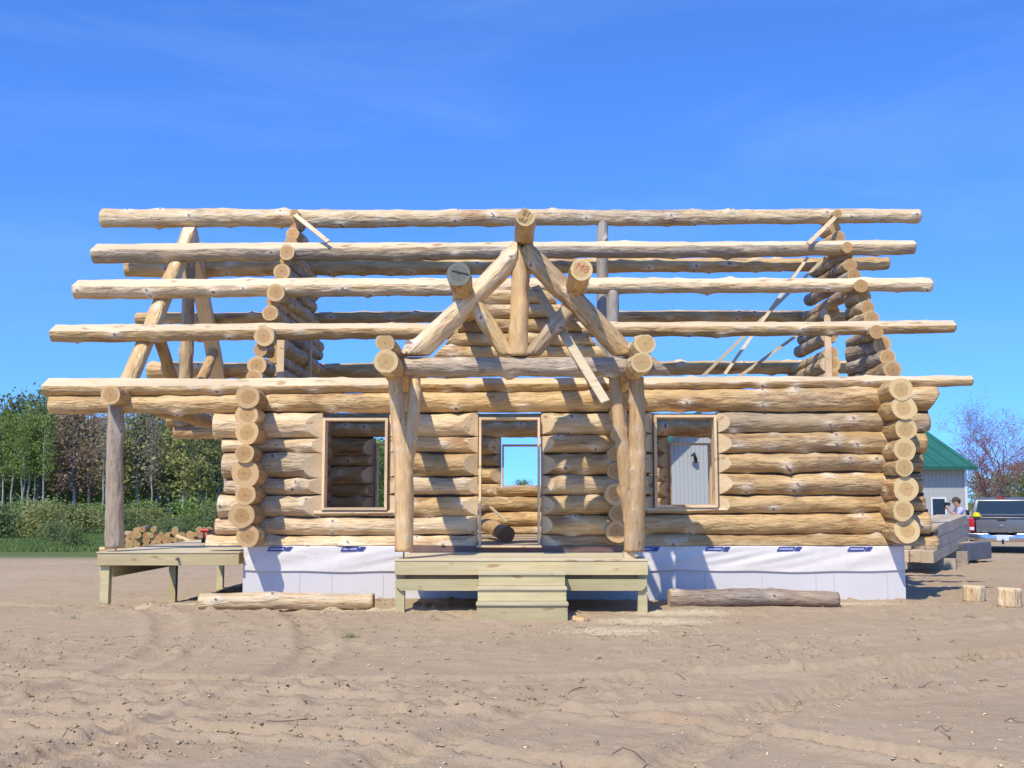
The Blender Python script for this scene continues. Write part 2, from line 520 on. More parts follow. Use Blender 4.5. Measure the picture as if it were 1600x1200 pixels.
quads = np.stack([idx[:-1, :-1], idx[:-1, 1:], idx[1:, 1:], idx[1:, :-1]], -1).reshape(-1, 4)
me = bpy.data.meshes.new('ground')
me.vertices.add(nv); me.vertices.foreach_set('co', np.stack([GX, GY, GZ], -1).ravel())
me.loops.add(quads.size); me.loops.foreach_set('vertex_index', quads.ravel())
me.polygons.add(len(quads)); me.polygons.foreach_set('loop_start', np.arange(0, quads.size, 4))
me.polygons.foreach_set('loop_total', np.full(len(quads), 4)); me.polygons.foreach_set('use_smooth', np.ones(len(quads), bool))
me.update()

def ground_mat():
    t = NT('sandy_soil')
    c = t.coord()
    n = t.noise(c, 0.35, 6, 0.6, 0.4)
    n2 = t.noise(t.coord((1.0, 1.6, 1)), 2.6, 7, 0.68, 0.3)
    n3 = t.noise(c, 26.0, 5, 0.7)
    n4 = t.noise(c, 110.0, 3, 0.7)
    col = t.mix(t.rng(n, 0.32, 0.68), (0.465, 0.348, 0.216), (0.405, 0.30, 0.184))
    col = t.mix(t.rng(n2, 0.50, 0.70, 0, 0.6), col, (0.34, 0.25, 0.148))
    col = t.mix(t.rng(n2, 0.28, 0.42, 0.35, 0), col, (0.51, 0.395, 0.255))
    # orange subsoil smears on the left
    n5 = t.noise(t.coord((0.18, 0.9, 1)), 1.0, 4, 0.6, 0.4)
    col = t.mix(t.rng(n5, 0.60, 0.74, 0, 0.55), col, (0.44, 0.27, 0.15))
    # grit
    col = t.mix(t.rng(n4, 0.66, 0.74, 0, 0.55), col, (0.60, 0.53, 0.44))
    col = t.mix(t.rng(n4, 0.26, 0.36, 0.55, 0), col, (0.17, 0.12, 0.085))
    col = t.mix(t.rng(n3, 0.62, 0.80, 0, 0.4), col, (0.20, 0.14, 0.095))
    # sawdust where logs were cut
    sp = t.n('ShaderNodeSeparateXYZ'); t.l(c, sp.inputs[0])
    spots = [(1.3, 14.3, 0.85, 0.55), (1.9, 15.3, 1.2, 0.5), (4.9, 17.6, 1.5, 0.35), (-1.2, 16.5, 2.4, 0.3), (-5.6, 17.7, 1.3, 0.25), (2.4, 16.2, 1.2, 0.5)]
    tot = None
    for x, y, rx, ry in spots:
        dx = t.math('DIVIDE', t.math('SUBTRACT', sp.outputs[0], x), rx)
        dy = t.math('DIVIDE', t.math('SUBTRACT', sp.outputs[1], y), ry)
        d = t.math('SQRT', t.math('ADD', t.math('MULTIPLY', dx, dx), t.math('MULTIPLY', dy, dy)))
        k = t.rng(d, 0.0, 1.5, 1.0, 0.0)
        tot = k if tot is None else t.math('MAXIMUM', tot, k)
    n6 = t.noise(c, 7.0, 6, 0.75)
    saw = t.rng(t.math('ADD', t.math('MULTIPLY', tot, 0.75), t.math('MULTIPLY', n6, 0.9)), 0.76, 1.05, 0, 0.85)
    col = t.mix(saw, col, (0.66, 0.55, 0.34))
    # field grass beyond the building site
    gn = t.noise(c, 0.06, 4, 0.6)
    e = t.math('ADD', t.math('ADD', sp.outputs[1], t.math('MINIMUM', t.math('MULTIPLY', sp.outputs[0], 0.28), t.math('MULTIPLY', sp.outputs[0], -2.0))), t.math('MULTIPLY', t.math('SUBTRACT', gn, 0.5), 9.0))
    gm = t.rng(e, 33.0, 36.0)
    n7 = t.noise(c, 0.9, 6, 0.7)
    gcol = t.mix(t.rng(n7, 0.3, 0.7), (0.085, 0.135, 0.035), (0.15, 0.165, 0.06))
    col = t.mix(gm, col, gcol)
    h = t.math('ADD', t.math('MULTIPLY', n2, 1.2), t.math('ADD', t.math('MULTIPLY', n3, 0.55), t.math('MULTIPLY', n4, 0.25)))
    t.bump(h, 0.8, 0.04)
    return t.fin(col, 0.95, 0.1)
M_GROUND = ground_mat()
go = mesh_obj('ground', me, M_GROUND)
tag(go, kind='structure')

# ------------------------------------------------------------------ logs
RNG = random.Random(11)
def frame_of(p0, p1):
    p0, p1 = Vector(p0), Vector(p1)
    x = (p1 - p0).normalized()
    u = Vector((0, 0, 1)) if abs(x.z) < 0.95 else Vector((0, -1, 0))
    y = u.cross(x).normalized(); z = x.cross(y)
    M = Matrix((x, y, z)).transposed().to_4x4()
    M.translation = p0
    return M, (p1 - p0).length

def log_data(L, r0, r1, seed, nseg, step, bend, kn, kamp, notches, rough, whorl):
    rs = np.random.RandomState(seed)
    n = max(5, int(L / step) + 1)
    x = np.linspace(0, L, n)
    th = np.arange(nseg) * 2 * np.pi / nseg
    X, T = np.meshgrid(x, th, indexing='ij')
    R = r0 + (r1 - r0) * X / L
    R0 = R.copy()
    for m in (1, 2, 3, 5):
        ph = rs.rand() * 6.28 + rs.uniform(-0.5, 0.5) * X
        R = R + R0 * rough * rs.uniform(0.4, 1.0) / m * np.cos(m * T + ph)
    for lam in (2.7, 1.1, 0.5):
        R = R + R0 * rough * 0.45 * math.sqrt(lam) * np.sin(2 * np.pi * X / (lam * rs.uniform(0.8, 1.2)) + rs.rand() * 6.28 + 0.6 * np.sin(T + rs.rand() * 6))
    # uneven drawknife work: small random dents and flats
    cn, cm = max(4, int(L / 0.16)), 9
    G = rs.normal(size=(cn + 1, cm)) * 0.0052 * min(1.0, r0 / 0.13)
    fi = np.linspace(0, cn - 1e-6, n); fj = np.arange(nseg) / nseg * cm
    i0 = fi.astype(int); j0 = fj.astype(int); u = (fi - i0)[:, None]; w_ = (fj - j0)[None, :]
    j1 = (j0 + 1) % cm
    R = R + (G[i0][:, j0] * (1 - u) + G[i0 + 1][:, j0] * u) * (1 - w_) + (G[i0][:, j1] * (1 - u) + G[i0 + 1][:, j1] * u) * w_
    knot = np.zeros_like(X); halo = np.zeros_like(X); pale = np.zeros_like(X)
    ks = []
    xx = rs.uniform(0.05, 0.5)
    while xx < L - 0.05 and kn > 0:
        for j in range(rs.randint(1, 4) if whorl else 1):
            ks.append((xx + rs.normal() * 0.03, rs.rand() * 6.28, kamp * rs.uniform(0.3, 1.25), rs.uniform(0.028, 0.05)))
        xx += rs.uniform(0.6, 1.4) / kn
    for xk, tk, a, sg in ks:
        xk = x[int(round(xk / L * (n - 1))) % n]; tk = th[int(round(tk / 6.2832 * nseg)) % nseg]
        dt = (T - tk + np.pi) % (2 * np.pi) - np.pi
        d2 = (X - xk) ** 2 + (R0 * dt) ** 2
        R = R + a * np.exp(-d2 / (2 * sg * sg)) + 0.35 * a * np.exp(-((X - xk) ** 2 / (2 * (3.2 * sg) ** 2) + (R0 * dt) ** 2 / (2 * (2.2 * sg) ** 2)))
        knot = np.maximum(knot, np.exp(-d2 / (2 * 0.024 ** 2)) * (1 if a > 0.5 * kamp else 0.6))
        halo = np.maximum(halo, np.exp(-((X - xk) ** 2 / (2 * 0.075 ** 2) + (R0 * dt) ** 2 / (2 * 0.042 ** 2))))
    Yv = R * np.cos(T); Zv = R * np.sin(T)
    for (xn, w, dep) in notches:                       # saddle facets shaved at a crossing
        k = np.clip(np.abs(X - xn) / w, 0, 1)
        lim = R0 * (dep + (1.12 - dep) * k ** 1.6)
        for sgn in (-1, 1):
            nrm = (sgn * 0.74, 0.67)
            d = Yv * nrm[0] + Zv * nrm[1]
            over = np.maximum(0, d - lim) * (k < 1)
            Yv = Yv - over * nrm[0]; Zv = Zv - over * nrm[1]
            pale = np.maximum(pale, (over > 0.002) * 1.0)
    b1, b2 = rs.uniform(-1, 1, 2) * bend
    p1, p2 = rs.rand(2) * 6.28
    cy = b1 * np.sin(np.pi * x / L) + 0.4 * bend * np.sin(2 * np.pi * x / max(2.0, L * 0.4) + p1)
    cz = b2 * np.sin(np.pi * x / L) + 0.4 * bend * np.sin(2 * np.pi * x / max(2.0, L * 0.37) + p2)
    Yv = Yv + cy[:, None]; Zv = Zv + cz[:, None]
    V = np.stack([X, Yv, Zv], -1).reshape(-1, 3)
    i = np.arange(n * nseg).reshape(n, nseg)
    j = np.roll(i, -1, 1)
    Q = np.stack([i[:-1], j[:-1], j[1:], i[1:]], -1).reshape(-1, 4)
    return V, Q, knot.ravel(), halo.ravel(), pale.ravel(), i

def make_log(name, p0, p1, r0, r1=None, mat=None, parent=None, seed=None, cuts=(), notch=(), bend=0.018, kn=1.0, kamp=0.022,
             rough=0.034, nseg=22, step=0.055, endmat=None, cutmat=None, whorl=True):
    """a peeled log from p0 to p1; cuts = (point, outward normal) in world space"""
    r1 = r0 if r1 is None else r1
    seed = RNG.randrange(1 << 30) if seed is None else seed
    M, L = frame_of(p0, p1)
    V, Q, kt, hl, pl, I = log_data(L, r0, r1, seed, nseg, step, bend, kn, kamp, notch, rough, whorl)
    faces = Q.tolist()
    nq = len(faces)
    faces.append(I[0][::-1].tolist()); faces.append(I[-1].tolist())
    me = bpy.data.meshes.new(name)
    me.from_pydata(V.tolist(), [], faces)
    sm = np.ones(len(faces), bool); sm[nq:] = False
    mi = np.zeros(len(faces), int); mi[nq:] = 1
    me.polygons.foreach_set('use_smooth', sm); me.polygons.foreach_set('material_index', mi)
    for nm, arr in (('knot', kt), ('halo', hl), ('pale', pl)):
        a = me.attributes.new(nm, 'FLOAT', 'POINT'); a.data.foreach_set('value', arr.astype(np.float32))
    bm = bmesh.new(); bm.from_mesh(me)
    bmesh.ops.recalc_face_normals(bm, faces=bm.faces)
    if cuts:
        Mi = M.inverted(); R3 = Mi.to_3x3()
        for co, no in cuts:
            res = bmesh.ops.bisect_plane(bm, geom=bm.verts[:] + bm.edges[:] + bm.faces[:], dist=1e-5,
                                         plane_co=Mi @ Vector(co), plane_no=R3 @ Vector(no), clear_outer=True)
            ed = [e for e in res['geom_cut'] if isinstance(e, bmesh.types.BMEdge) and e.is_valid and e.is_boundary]
            if ed:
                fr = bmesh.ops.holes_fill(bm, edges=ed, sides=0)
                for f in fr['faces']: f.material_index = 2; f.smooth = False
    bm.to_mesh(me); bm.free()
    return mesh_obj(name, me, [mat or M_TAN, endmat or M_END, cutmat or M_CUT], parent, M)

# ------------------------------------------------------------------ the log house
YF, YR = 18.5, 25.7                    # centre planes of front and rear wall
YM = (YF + YR) / 2
XL, XR = -4.28, 6.35                   # centre planes of the side walls
house = thing('log_house', 'unfinished log house with bare roof purlins and no roof, standing on a pale foundation', 'log house', (1.0, YM, 0))

# --- roof plane from eave and ridge purlins
zE = zat(600, YF); zR = zat(338, YM)
SLOPE = (zR - zE) / (YM - YF)
def roofz(Y):
    return zE + SLOPE * (Y - YF) if Y <= YM else zE + SLOPE * (YR - Y)

# --- foundation and wrap
ZW = zat(853, 18.33)                   # top of foundation / bottom of logs
FXL, FXR = xat(382, 18.33), xat(1411, 18.33)
fm = MB()
fm.box(((FXL + FXR) / 2, 18.35 + 0.13, ZW / 2 - 0.5 / 2), (FXR - FXL, 0.26, ZW + 0.5))
fm.box(((FXL + FXR) / 2, 25.72, ZW / 2 - 0.5), (FXR - FXL, 0.26, ZW + 1.0))
for xx in (FXL + 0.13, FXR - 0.13):
    fm.box((xx, (18.61 + 25.59) / 2, ZW / 2 - 0.5), (0.26, 25.59 - 18.61, ZW + 1.0))
fnd = fm.build('foundation', M_CONC, house)
rs = np.random.RandomState(5)
for px in (470, 520, 600, 1100, 1188, 1272, 1300, 1383):     # form seams
    mb = MB(); x = xat(px, 18.33)
    mb.box((x, 18.349, 0.19), (0.012, 0.006, 0.40))
    mb.build('form_seam', M_CONC, fnd)

def wrap_sheet(x0, x1, seed):
    rs = np.random.RandomState(seed)
    nx, nz = int((x1 - x0) / 0.035) + 2, 22
    xs = np.linspace(x0, x1, nx); vs = []; fs = []
    zt = ZW - 0.004
    for i, x in enumerate(xs):
        zb = zat(893, 18.33) + 0.012 * math.sin(x * 1.7 + seed) + 0.006 * math.sin(x * 5.1)
        for j in range(nz):
            k = j / (nz - 1)
            z = zt + (zb - zt) * k
            w = 0.004 + 0.004 * k
            # loose folds hanging from the fixings
            w += 0.020 * math.sin(math.pi * k) * abs(math.sin(x * 2.3 + 2.4 * k + seed)) ** 3
            w += 0.008 * math.sin(9 * x + 16 * k) * math.sin(math.pi * k) ** 2 * (0.5 + 0.5 * math.sin(1.3 * x + seed))
            w += 0.010 * k ** 6
            vs.append((x, 18.35 - 0.004 - max(0.0, w), z))
    for i in range(nx - 1):
        for j in range(nz - 1):
            a = i * nz + j
            fs.append((a, a + 1, a + nz + 1, a + nz))
    mb = MB(); mb.add(vs, fs, 0, True)
    o = mb.build('house_wrap', M_WRAP, house)
    sd = o.modifiers.new('thick', 'SOLIDIFY'); sd.thickness = 0.002
    return o
wr1 = wrap_sheet(FXL + 0.005, FXR - 0.005, 3)
for px in (418, 532, 990, 1100, 1212, 1322):                  # printed blue lozenges, cut off by the logs above
    x0 = xat(px, 18.3); x1 = x0 + 0.42; zt, zb = ZW - 0.012, ZW - 0.088
    mb = MB(); y = 18.326
    mb.add([(x0, y, zb), (x0 + 0.27, y, zb), (x0 + 0.32, y, zt), (x0 + 0.05, y, zt)], [(0, 1, 2, 3)])
    mb.add([(x0 + 0.285, y, zb), (x0 + 0.375, y, zb), (x0 + 0.425, y, zt), (x0 + 0.335, y, zt)], [(0, 1, 2, 3)])
    lo = mb.build('printed_logo', M_BLUEP, wr1)
    mb = MB(); y = 18.3245
    xk = x0 + 0.05
    rr = random.Random(4)
    while xk < x0 + 0.26:
        w = rr.uniform(0.008, 0.016)
        mb.add([(xk, y, zb + 0.025), (xk + w, y, zb + 0.025), (xk + w + 0.012, y, zt - 0.022), (xk + 0.012, y, zt - 0.022)], [(0, 1, 2, 3)])
        xk += w + rr.uniform(0.006, 0.012)
    mb.build('printed_marks', M_WHITEP, wr1)

# --- floor
mb = MB()
mb.box(((XL + XR) / 2, YM, ZW - 0.03), (XR - XL - 0.36, YR - YF - 0.36, 0.05))
mb.build('subfloor', M_OSB, house)

# --- front wall courses: (left top, left bottom, right top, right bottom) in the photograph at the wall plane
COURSES = [(836, 853, 836, 848), (809, 836, 800, 835), (773, 809, 774, 800), (747, 772, 738, 773), (707, 747, 709, 737),
           (685, 707, 673, 708), (645, 685, 643, 673), (616, 645, 603, 641)]
XA, XB = xat(350, 18.4), xat(1440, 18.4)
def course(i, X):
    a, b, c, d = COURSES[i]
    k = (X - XA) / (XB - XA)
    t = a + (c - a) * k; u = b + (d - b) * k
    z1, z0 = zat(t, 18.42), zat(u, 18.42)
    return (z0 + z1) / 2, (z1 - z0) / 2 * 1.02
LEFT_END = [325, 338, 343, 352, 348, 345, 332, 70]
RIGHT_END = [1462, 1450, 1444, 1440, 1442, 1449, 1456, 1470]
WIN1 = (xat(500, 18.35), xat(606, 18.35)); DOOR = (xat(746, 18.35), xat(846, 18.35)); WIN2 = (xat(1022, 18.35), xat(1124, 18.35))
# openings: x range, bottom z
OPEN_F = [(WIN1, zat(797, 18.4)), (DOOR, ZW - 1), (WIN2, zat(793, 18.4))]
XP = 1.66                               # partition wall
M_GASK = plain('gap_shade_gasket', (0.055, 0.035, 0.022), 0.9)
def wall_logs(name, ycen, opens, face, ends, mats, topcourse=7, notchx=(XL, XR)):
    for i in range(8):
        xa, xb = ends(i)
        segs = [(xa, xb, False, False)]
        sills = []
        for (o0, o1), zb in opens:
            z, r = course(i, (o0 + o1) / 2)
            if i >= topcourse: continue
            if z - r < zb - 0.02 and z + r > zb + 0.03:
                sills.append((o0, o1, zb))
            if z + r <= zb + 0.03: continue
            new = []
            for (s0, s1, c0, c1) in segs:
                if o1 <= s0 or o0 >= s1: new.append((s0, s1, c0, c1)); continue
                if o0 > s0: new.append((s0, o0, c0, True))
                if o1 < s1: new.append((o1, s1, True, c1))
            segs = new
        for (s0, s1, c0, c1) in segs:
            z0, r0 = course(i, s0); z1, r1 = course(i, s1)
            cuts = []
            if c0:
                cuts.append(((s0, ycen + face * 0.045, z0), (-0.52, face * 0.855, 0)))
                cuts.append(((s0, ycen - face * 0.045, z0), (-0.52, -face * 0.855, 0)))
            if c1:
                cuts.append(((s1, ycen + face * 0.045, z1), (0.52, face * 0.855, 0)))
                cuts.append(((s1, ycen - face * 0.045, z1), (0.52, -face * 0.855, 0)))
            if i == 0: cuts.append(((0, ycen, ZW + 0.002), (0, 0, -1)))
            if i == 7 and face < 0:
                cuts.append(((s1 - 0.03, ycen, z1), (0.86, 0, -0.5)))
            if i < 7:                    # dark gasket added in the joint above this log; its colour deepens the gap's shade
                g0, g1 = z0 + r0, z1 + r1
                MB().bar((s0 + 0.06 * c0, ycen, g0), (s1 - 0.06 * c1, ycen, g1), 0.10, 0.09).build('joint_shade_gasket', M_GASK, house)
            nt = [(x - s0, 0.30, 0.62) for x in notchx if s0 < x < s1]
            rr = random.Random(i * 31 + int(s0 * 10))
            if face > 0: r0 *= 1.06; r1 *= 1.06
            mat = mats(i, (s0 + s1) / 2)
            if i == 0:
                z0 = z1 = ZW + 0.01; r0 = r1 = 0.165
            make_log(name, (s0, ycen, z0), (s1, ycen, z1), r0, r1, mat, house, cuts=cuts, notch=nt, bend=0.012, kn=1.3 if rr.random() < 0.6 else 2.0,
                     kamp=0.030 + 0.022 * (rr.random() < 0.4), rough=0.046)
        for (o0, o1, zb) in sills:
            z0, r0 = course(i, o0); z1, r1 = course(i, o1)
            e = 0.11
            make_log('sill_log', (o0 - e, ycen, z0), (o1 + e, ycen, z1), r0 * 0.99, r1 * 0.99, mats(i, o0), house, bend=0.0, rough=0.0, kn=0,
                     cuts=[((o0, ycen, zb - 0.008), (0, 0, 1)), ((o0, ycen + face * 0.11, zb - 0.012), (0, face * 0.9, 0.43)),
                           ((o0 - e, ycen + face * 0.12, z0), (-0.7, face * 0.7, 0)), ((o1 + e, ycen + face * 0.12, z0), (0.7, face * 0.7, 0))])
def fmats(i, x):
    if x < -2.2: return M_PALE
    if x < 2.0: return M_TAN if i % 3 else M_PALE
    return M_GREY if i in (6, 7) else M_TAN
wall_logs('wall_log', YF, OPEN_F, -1, lambda i: (xat(LEFT_END[i], 18.45), xat(RIGHT_END[i], 18.45)), fmats)

# --- rear wall
RW1 = (xat(584, 25.5), xat(584, 25.5) + 1.02); RW2 = (xat(783, 25.5), xat(783, 25.5) + 0.98); RW3 = (xat(1047, 25.5), xat(1047, 25.5) + 1.0)
OPEN_R = [(RW1, zat(796, 25.5)), (RW2, zat(761, 25.5)), (RW3, zat(791, 25.5))]
wall_logs('rear_wall_log', YR, OPEN_R, 1, lambda i: (xat(265, 25.5) if i == 7 else XL - 0.5 - 0.1 * (i % 2), XR + 0.5 + 0.05 * i), lambda i, x: M_TAN, 7)

# --- side walls: log ends at the corners (px, py, diameter px)
ENDS_L = [(387, 838, 34), (378, 806, 43), (383, 773, 33), (382, 740, 44), (381, 709, 29), (386, 676, 37), (386, 648, 35), (388, 620, 37)]
ENDS_R = [(1418, 829, 40), (1412, 797, 31), (1416, 764, 39), (1413, 730, 27), (1413, 703, 33), (1415, 671, 34), (1412, 638, 38), (1408, 609, 37)]
for side, lst in ((-1, ENDS_L), (1, ENDS_R)):
    for k, (px, py, d) in enumerate(lst):
        yf = 17.71 + RNG.uniform(-0.04, 0.03)
        p = at(px, py, yf)
        r = d / 2 / pxm(yf) * 1.0
        x2 = (XL if side < 0 else XR)
        cuts = [((x2, 18.0, p.z + r * 0.93), (0, 0, 1))] if k in (6, 7) and False else []
        if k == 0: cuts.append(((0, 0, ZW + 0.004), (0, 0, -1)))
        make_log('wall_log', (p.x, yf, p.z), (x2, YR + 0.45, p.z + RNG.uniform(-0.01, 0.01)), r, r * RNG.uniform(0.85, 0.98), M_TAN, house, kn=0.8, cuts=cuts,
                 endmat=M_END2 if side > 0 else M_END, bend=0.008, nseg=28, rough=0.055, notch=[(YF - yf, 0.25, 0.8)])
# partition wall: ends poke through the front wall beside the right porch post
for (px, py, d) in [(962, 709, 24), (963, 736, 26), (962, 772, 34), (966, 802, 28), (964, 831, 34), (968, 678, 26), (966, 648, 28)]:
    p = at(px, py, 18.16); r = d / 2 / pxm(18.16)
    make_log('wall_log', (p.x, 18.16, p.z), (XP, YR, p.z), r, r * 0.95, M_TAN, house, kn=0.7, bend=0.006)

# --- gables above the plate
G_L = [(396, 590, 26), (401, 571, 30), (406, 547, 22), (412, 525, 31), (418, 503, 22), (422, 489, 25), (426, 472, 20), (431, 457, 28), (436, 440, 20), (440, 424, 26), (446, 408, 18), (448, 394, 23), (454, 379, 19), (457, 366, 21), (459, 351, 17), (463, 337, 13)]
G_R = [(1400, 578, 30), (1391, 558, 25), (1383, 538, 31), (1370, 518, 22), (1368, 497, 24), (1361, 481, 22), (1353, 464, 27), (1346, 447, 21), (1340, 430, 22), (1330, 415, 21), (1327, 399, 20), (1324, 386, 17), (1313, 371, 19), (1313, 357, 20), (1308, 343, 15)]
GAP_L = (19.55, 20.12, zat(592, 19.6), zat(492, 19.8))
GAP_R = (20.75, 21.95, zat(592, 20.4), zat(466, 21.2))
def roof_hit(px, py, off):
    lo, hi = 17.5, YM
    for _ in range(40):
        m = (lo + hi) / 2
        if at(px, py, m).z > roofz(m) - off: lo = m
        else: hi = m
    return lo
for side, lst, gap in ((-1, G_L, GAP_L), (1, G_R, GAP_R)):
    for k, (px, py, d) in enumerate(lst):
        y0 = roof_hit(px, py, 0.08)
        if py in (525, 518): y0 = YF + 0.62       # these ends carry a purlin and stand out in front of it
        if py in (457, 447): y0 = YF + 1.52
        if py in (394, 386): y0 = YF + 2.42
        z = at(px, py, y0).z
        r = d / 2 / pxm(y0, z) * 1.0
        x = (XL if side < 0 else XR)
        xf = at(px, py, y0).x
        x0 = x + max(-0.14, min(0.14, xf - x))
        y1 = 2 * YM - y0 + RNG.uniform(-0.12, 0.06)
        spans = [(y0, y1, False, False)]
        if gap[2] < z < gap[3]:
            spans = []
            if y0 < gap[0] - 0.1: spans.append((y0, gap[0], False, True))
            if y1 > gap[1]: spans.append((max(y0, gap[1]), y1, y0 < gap[1], False))
        for (a, b, ca, cb) in spans:
            if b - a < 0.12: continue
            xa_ = x0 + (x - x0) * min(1, (a - y0) / 2.0)
            cuts = []
            if ca: cuts += [((x - side * 0.05, a, z), (-side * 0.85, -0.52, 0))]
            if cb: cuts += [((x - side * 0.05, b, z), (-side * 0.85, 0.52, 0))]
            make_log('gable_log', (xa_, a, z), (x, b, z + RNG.uniform(-0.015, 0.015)), r, r * RNG.uniform(0.86, 1.0), M_GREY if RNG.random() < 0.4 else M_TAN, house,
                     kn=1.3, kamp=0.026, bend=0.01, cuts=cuts, endmat=M_END)
    # jamb board on the far side of the opening
    zc = (gap[2] + gap[3]) / 2
    x = XL if side < 0 else XR
    MB().box((x - side * 0.07, gap[1] - 0.022, zc - 0.1), (0.13, 0.04, gap[3] - gap[2] - 0.2)).build('gable_opening_jamb', M_FRAME, house)
MB().box((XL + 0.20, 22.35, zat(556, 22.3)), (0.04, 0.14, 1.0)).build('gable_brace', M_FRAME, house)

# --- purlins: (left px, left y, left d, right px, right y, right d, Y)
PUR = [(70, 605, 28, 1519, 595, 15, YF), (82, 520, 27, 1492, 511, 18, YF + 0.9), (118, 452, 30, 1455, 446, 19, YF + 1.8), (147, 396, 30, 1429, 387, 20, YF + 2.7),
       (160, 341, 28, 1437, 338, 20, YM), (197, 418, 27, 1389, 412, 18, YM + 0.9), (213, 498, 17, 1352, 494, 17, YM + 1.8), (232, 579, 24, 1345, 573, 18, YM + 2.7),
       (262, 657, 20, 1330, 655, 18, YR)]
for k, (lx, ly, ld, rx, ry, rd, Y) in enumerate(PUR):
    p, q = at(lx, ly, Y), at(rx, ry, Y)
    s = pxm(Y, p.z)
    r0, r1 = ld / 2 / s * 1.06, rd / 2 / s * 1.12
    cuts = []
    zc = (p.z + q.z) / 2
    if k < 4:                                # flat shaved along the roof slope
        n = Vector((0.0, -0.62, 0.78)).normalized()
        tilt = ((q.z - p.z) + 0.55 * (r1 - r0)) / (q.x - p.x)
        n = Vector((-tilt * n.z, n.y, n.z)).normalized()
        cuts.append((p + n * r0 * (0.62 if k in (0, 1) else 0.72), n))
    elif k > 4:
        n = Vector((0.0, 0.66, 0.75)).normalized()
        cuts.append((p + n * r0 * 0.8, n))
    # squared end, a little off plumb
    cuts.append((p + Vector((0.02, 0, 0)), Vector((-1, 0.15, 0.12)).normalized()))
    cuts.append((q - Vector((0.02, 0, 0)), Vector((1, 0.1, -0.05)).normalized()))
    mat = [M_TAN, M_TAN, M_PALE, M_GREY, M_PALE, M_TAN, M_TAN, M_TAN, M_TAN][k]
    nt = []
    make_log('purlin', p, q, r0, r1, mat, house, bend=0.02, kn=1.8 if k not in (3,) else 0.8, kamp=0.032, rough=0.042, cuts=cuts)
for k in (4,):                                # scarfed blocks where the ridge sits on the gables
    for px, dx in ((463, 0.0), (1303, 0.0)):
        p = at(px, 337, YM - 0.2)
        make_log('ridge_stub', (p.x, YM - 0.42, p.z - 0.02), (p.x, YM + 0.4, p.z - 0.02), 0.085, 0.09, M_TAN, house, kn=0, step=0.1)

# --- two posts under the roof
M_WEATH = log_mat('grey_post_log', (0.47, 0.40, 0.31), (0.37, 0.31, 0.235), (0.27, 0.19, 0.12), 0.4, 0.9, (0.36, 0.325, 0.28), relief=0.5)
for px, ytop, Y, d, m in ((941, 345, YM, 19.5, M_WEATH), (957, 458, YF + 1.8, 22, M_WEATH)):
    p = at(px, ytop, Y); r = d / 2 / pxm(Y, p.z)
    make_log('roof_post', (p.x, Y, ZW), (p.x, Y, p.z + 0.05), r, r * 0.92, m, house, kn=0.7, bend=0.01)

# --- openings: frames of 2x lumber
def frame(x0, x1, z0, z1, yc, depth, th=0.042, mat=M_FRAME, sill=True, nm='window'):
    MB().box((x0 + th / 2, yc, (z0 + z1) / 2), (th, depth, z1 - z0)).build(nm + '_jamb', mat, house)
    MB().box((x1 - th / 2, yc, (z0 + z1) / 2), (th, depth, z1 - z0)).build(nm + '_jamb', mat, house)
    MB().box(((x0 + x1) / 2, yc, z1 - th / 2), (x1 - x0 - 2 * th - 0.002, depth - 0.006, th)).build(nm + '_header', mat, house)
    if sill:
        MB().box(((x0 + x1) / 2, yc, z0 + th / 2), (x1 - x0 - 2 * th - 0.002, depth - 0.006, th)).build(nm + '_sill', mat, house)
fy = 18.36
frame(WIN1[0] + 0.02, WIN1[1] - 0.02, zat(797, fy), zat(653, fy), 18.5, 0.30)
frame(WIN2[0] + 0.02, WIN2[1] - 0.02, zat(793, fy), zat(648, fy), 18.5, 0.30)
frame(DOOR[0] + 0.02, DOOR[1] - 0.02, ZW + 0.005, zat(652, fy), 18.5, 0.30, th=0.038, sill=False, nm='door')
for o, zb, zt in ((RW1, 796, 693), (RW2, 761, 694), (RW3, 791, 692)):
    frame(o[0] + 0.02, o[1] - 0.02, zat(zb, 25.5), zat(zt, 25.5), 25.7, 0.28)
MB().box(((DOOR[0] + DOOR[1]) / 2, 18.33, ZW - 0.002), (DOOR[1] - DOOR[0], 0.36, 0.03)).build('door_threshold', M_FRAME, house)

# --- log stubs of the small gable wall over the door, behind the porch truss
XC = 0.10
for py, lx, rx in ((572, 655, 968), (551, 679, 948), (531, 697, 930), (509, 716, 909), (486, 736, 890), (465, 755, 869)):
    p, q = at(lx, py, YF), at(rx, py, YF)
    r = 0.125
    make_log('gable_log', p, q, r, r * 0.97, M_TAN if py % 2 else M_PALE, house, kn=1.6, kamp=0.035, bend=0.008,
             cuts=[(p + Vector((0.06, 0, 0)), (-0.75, 0, 0.66)), (q - Vector((0.06, 0, 0)), (0.75, 0, 0.66))])

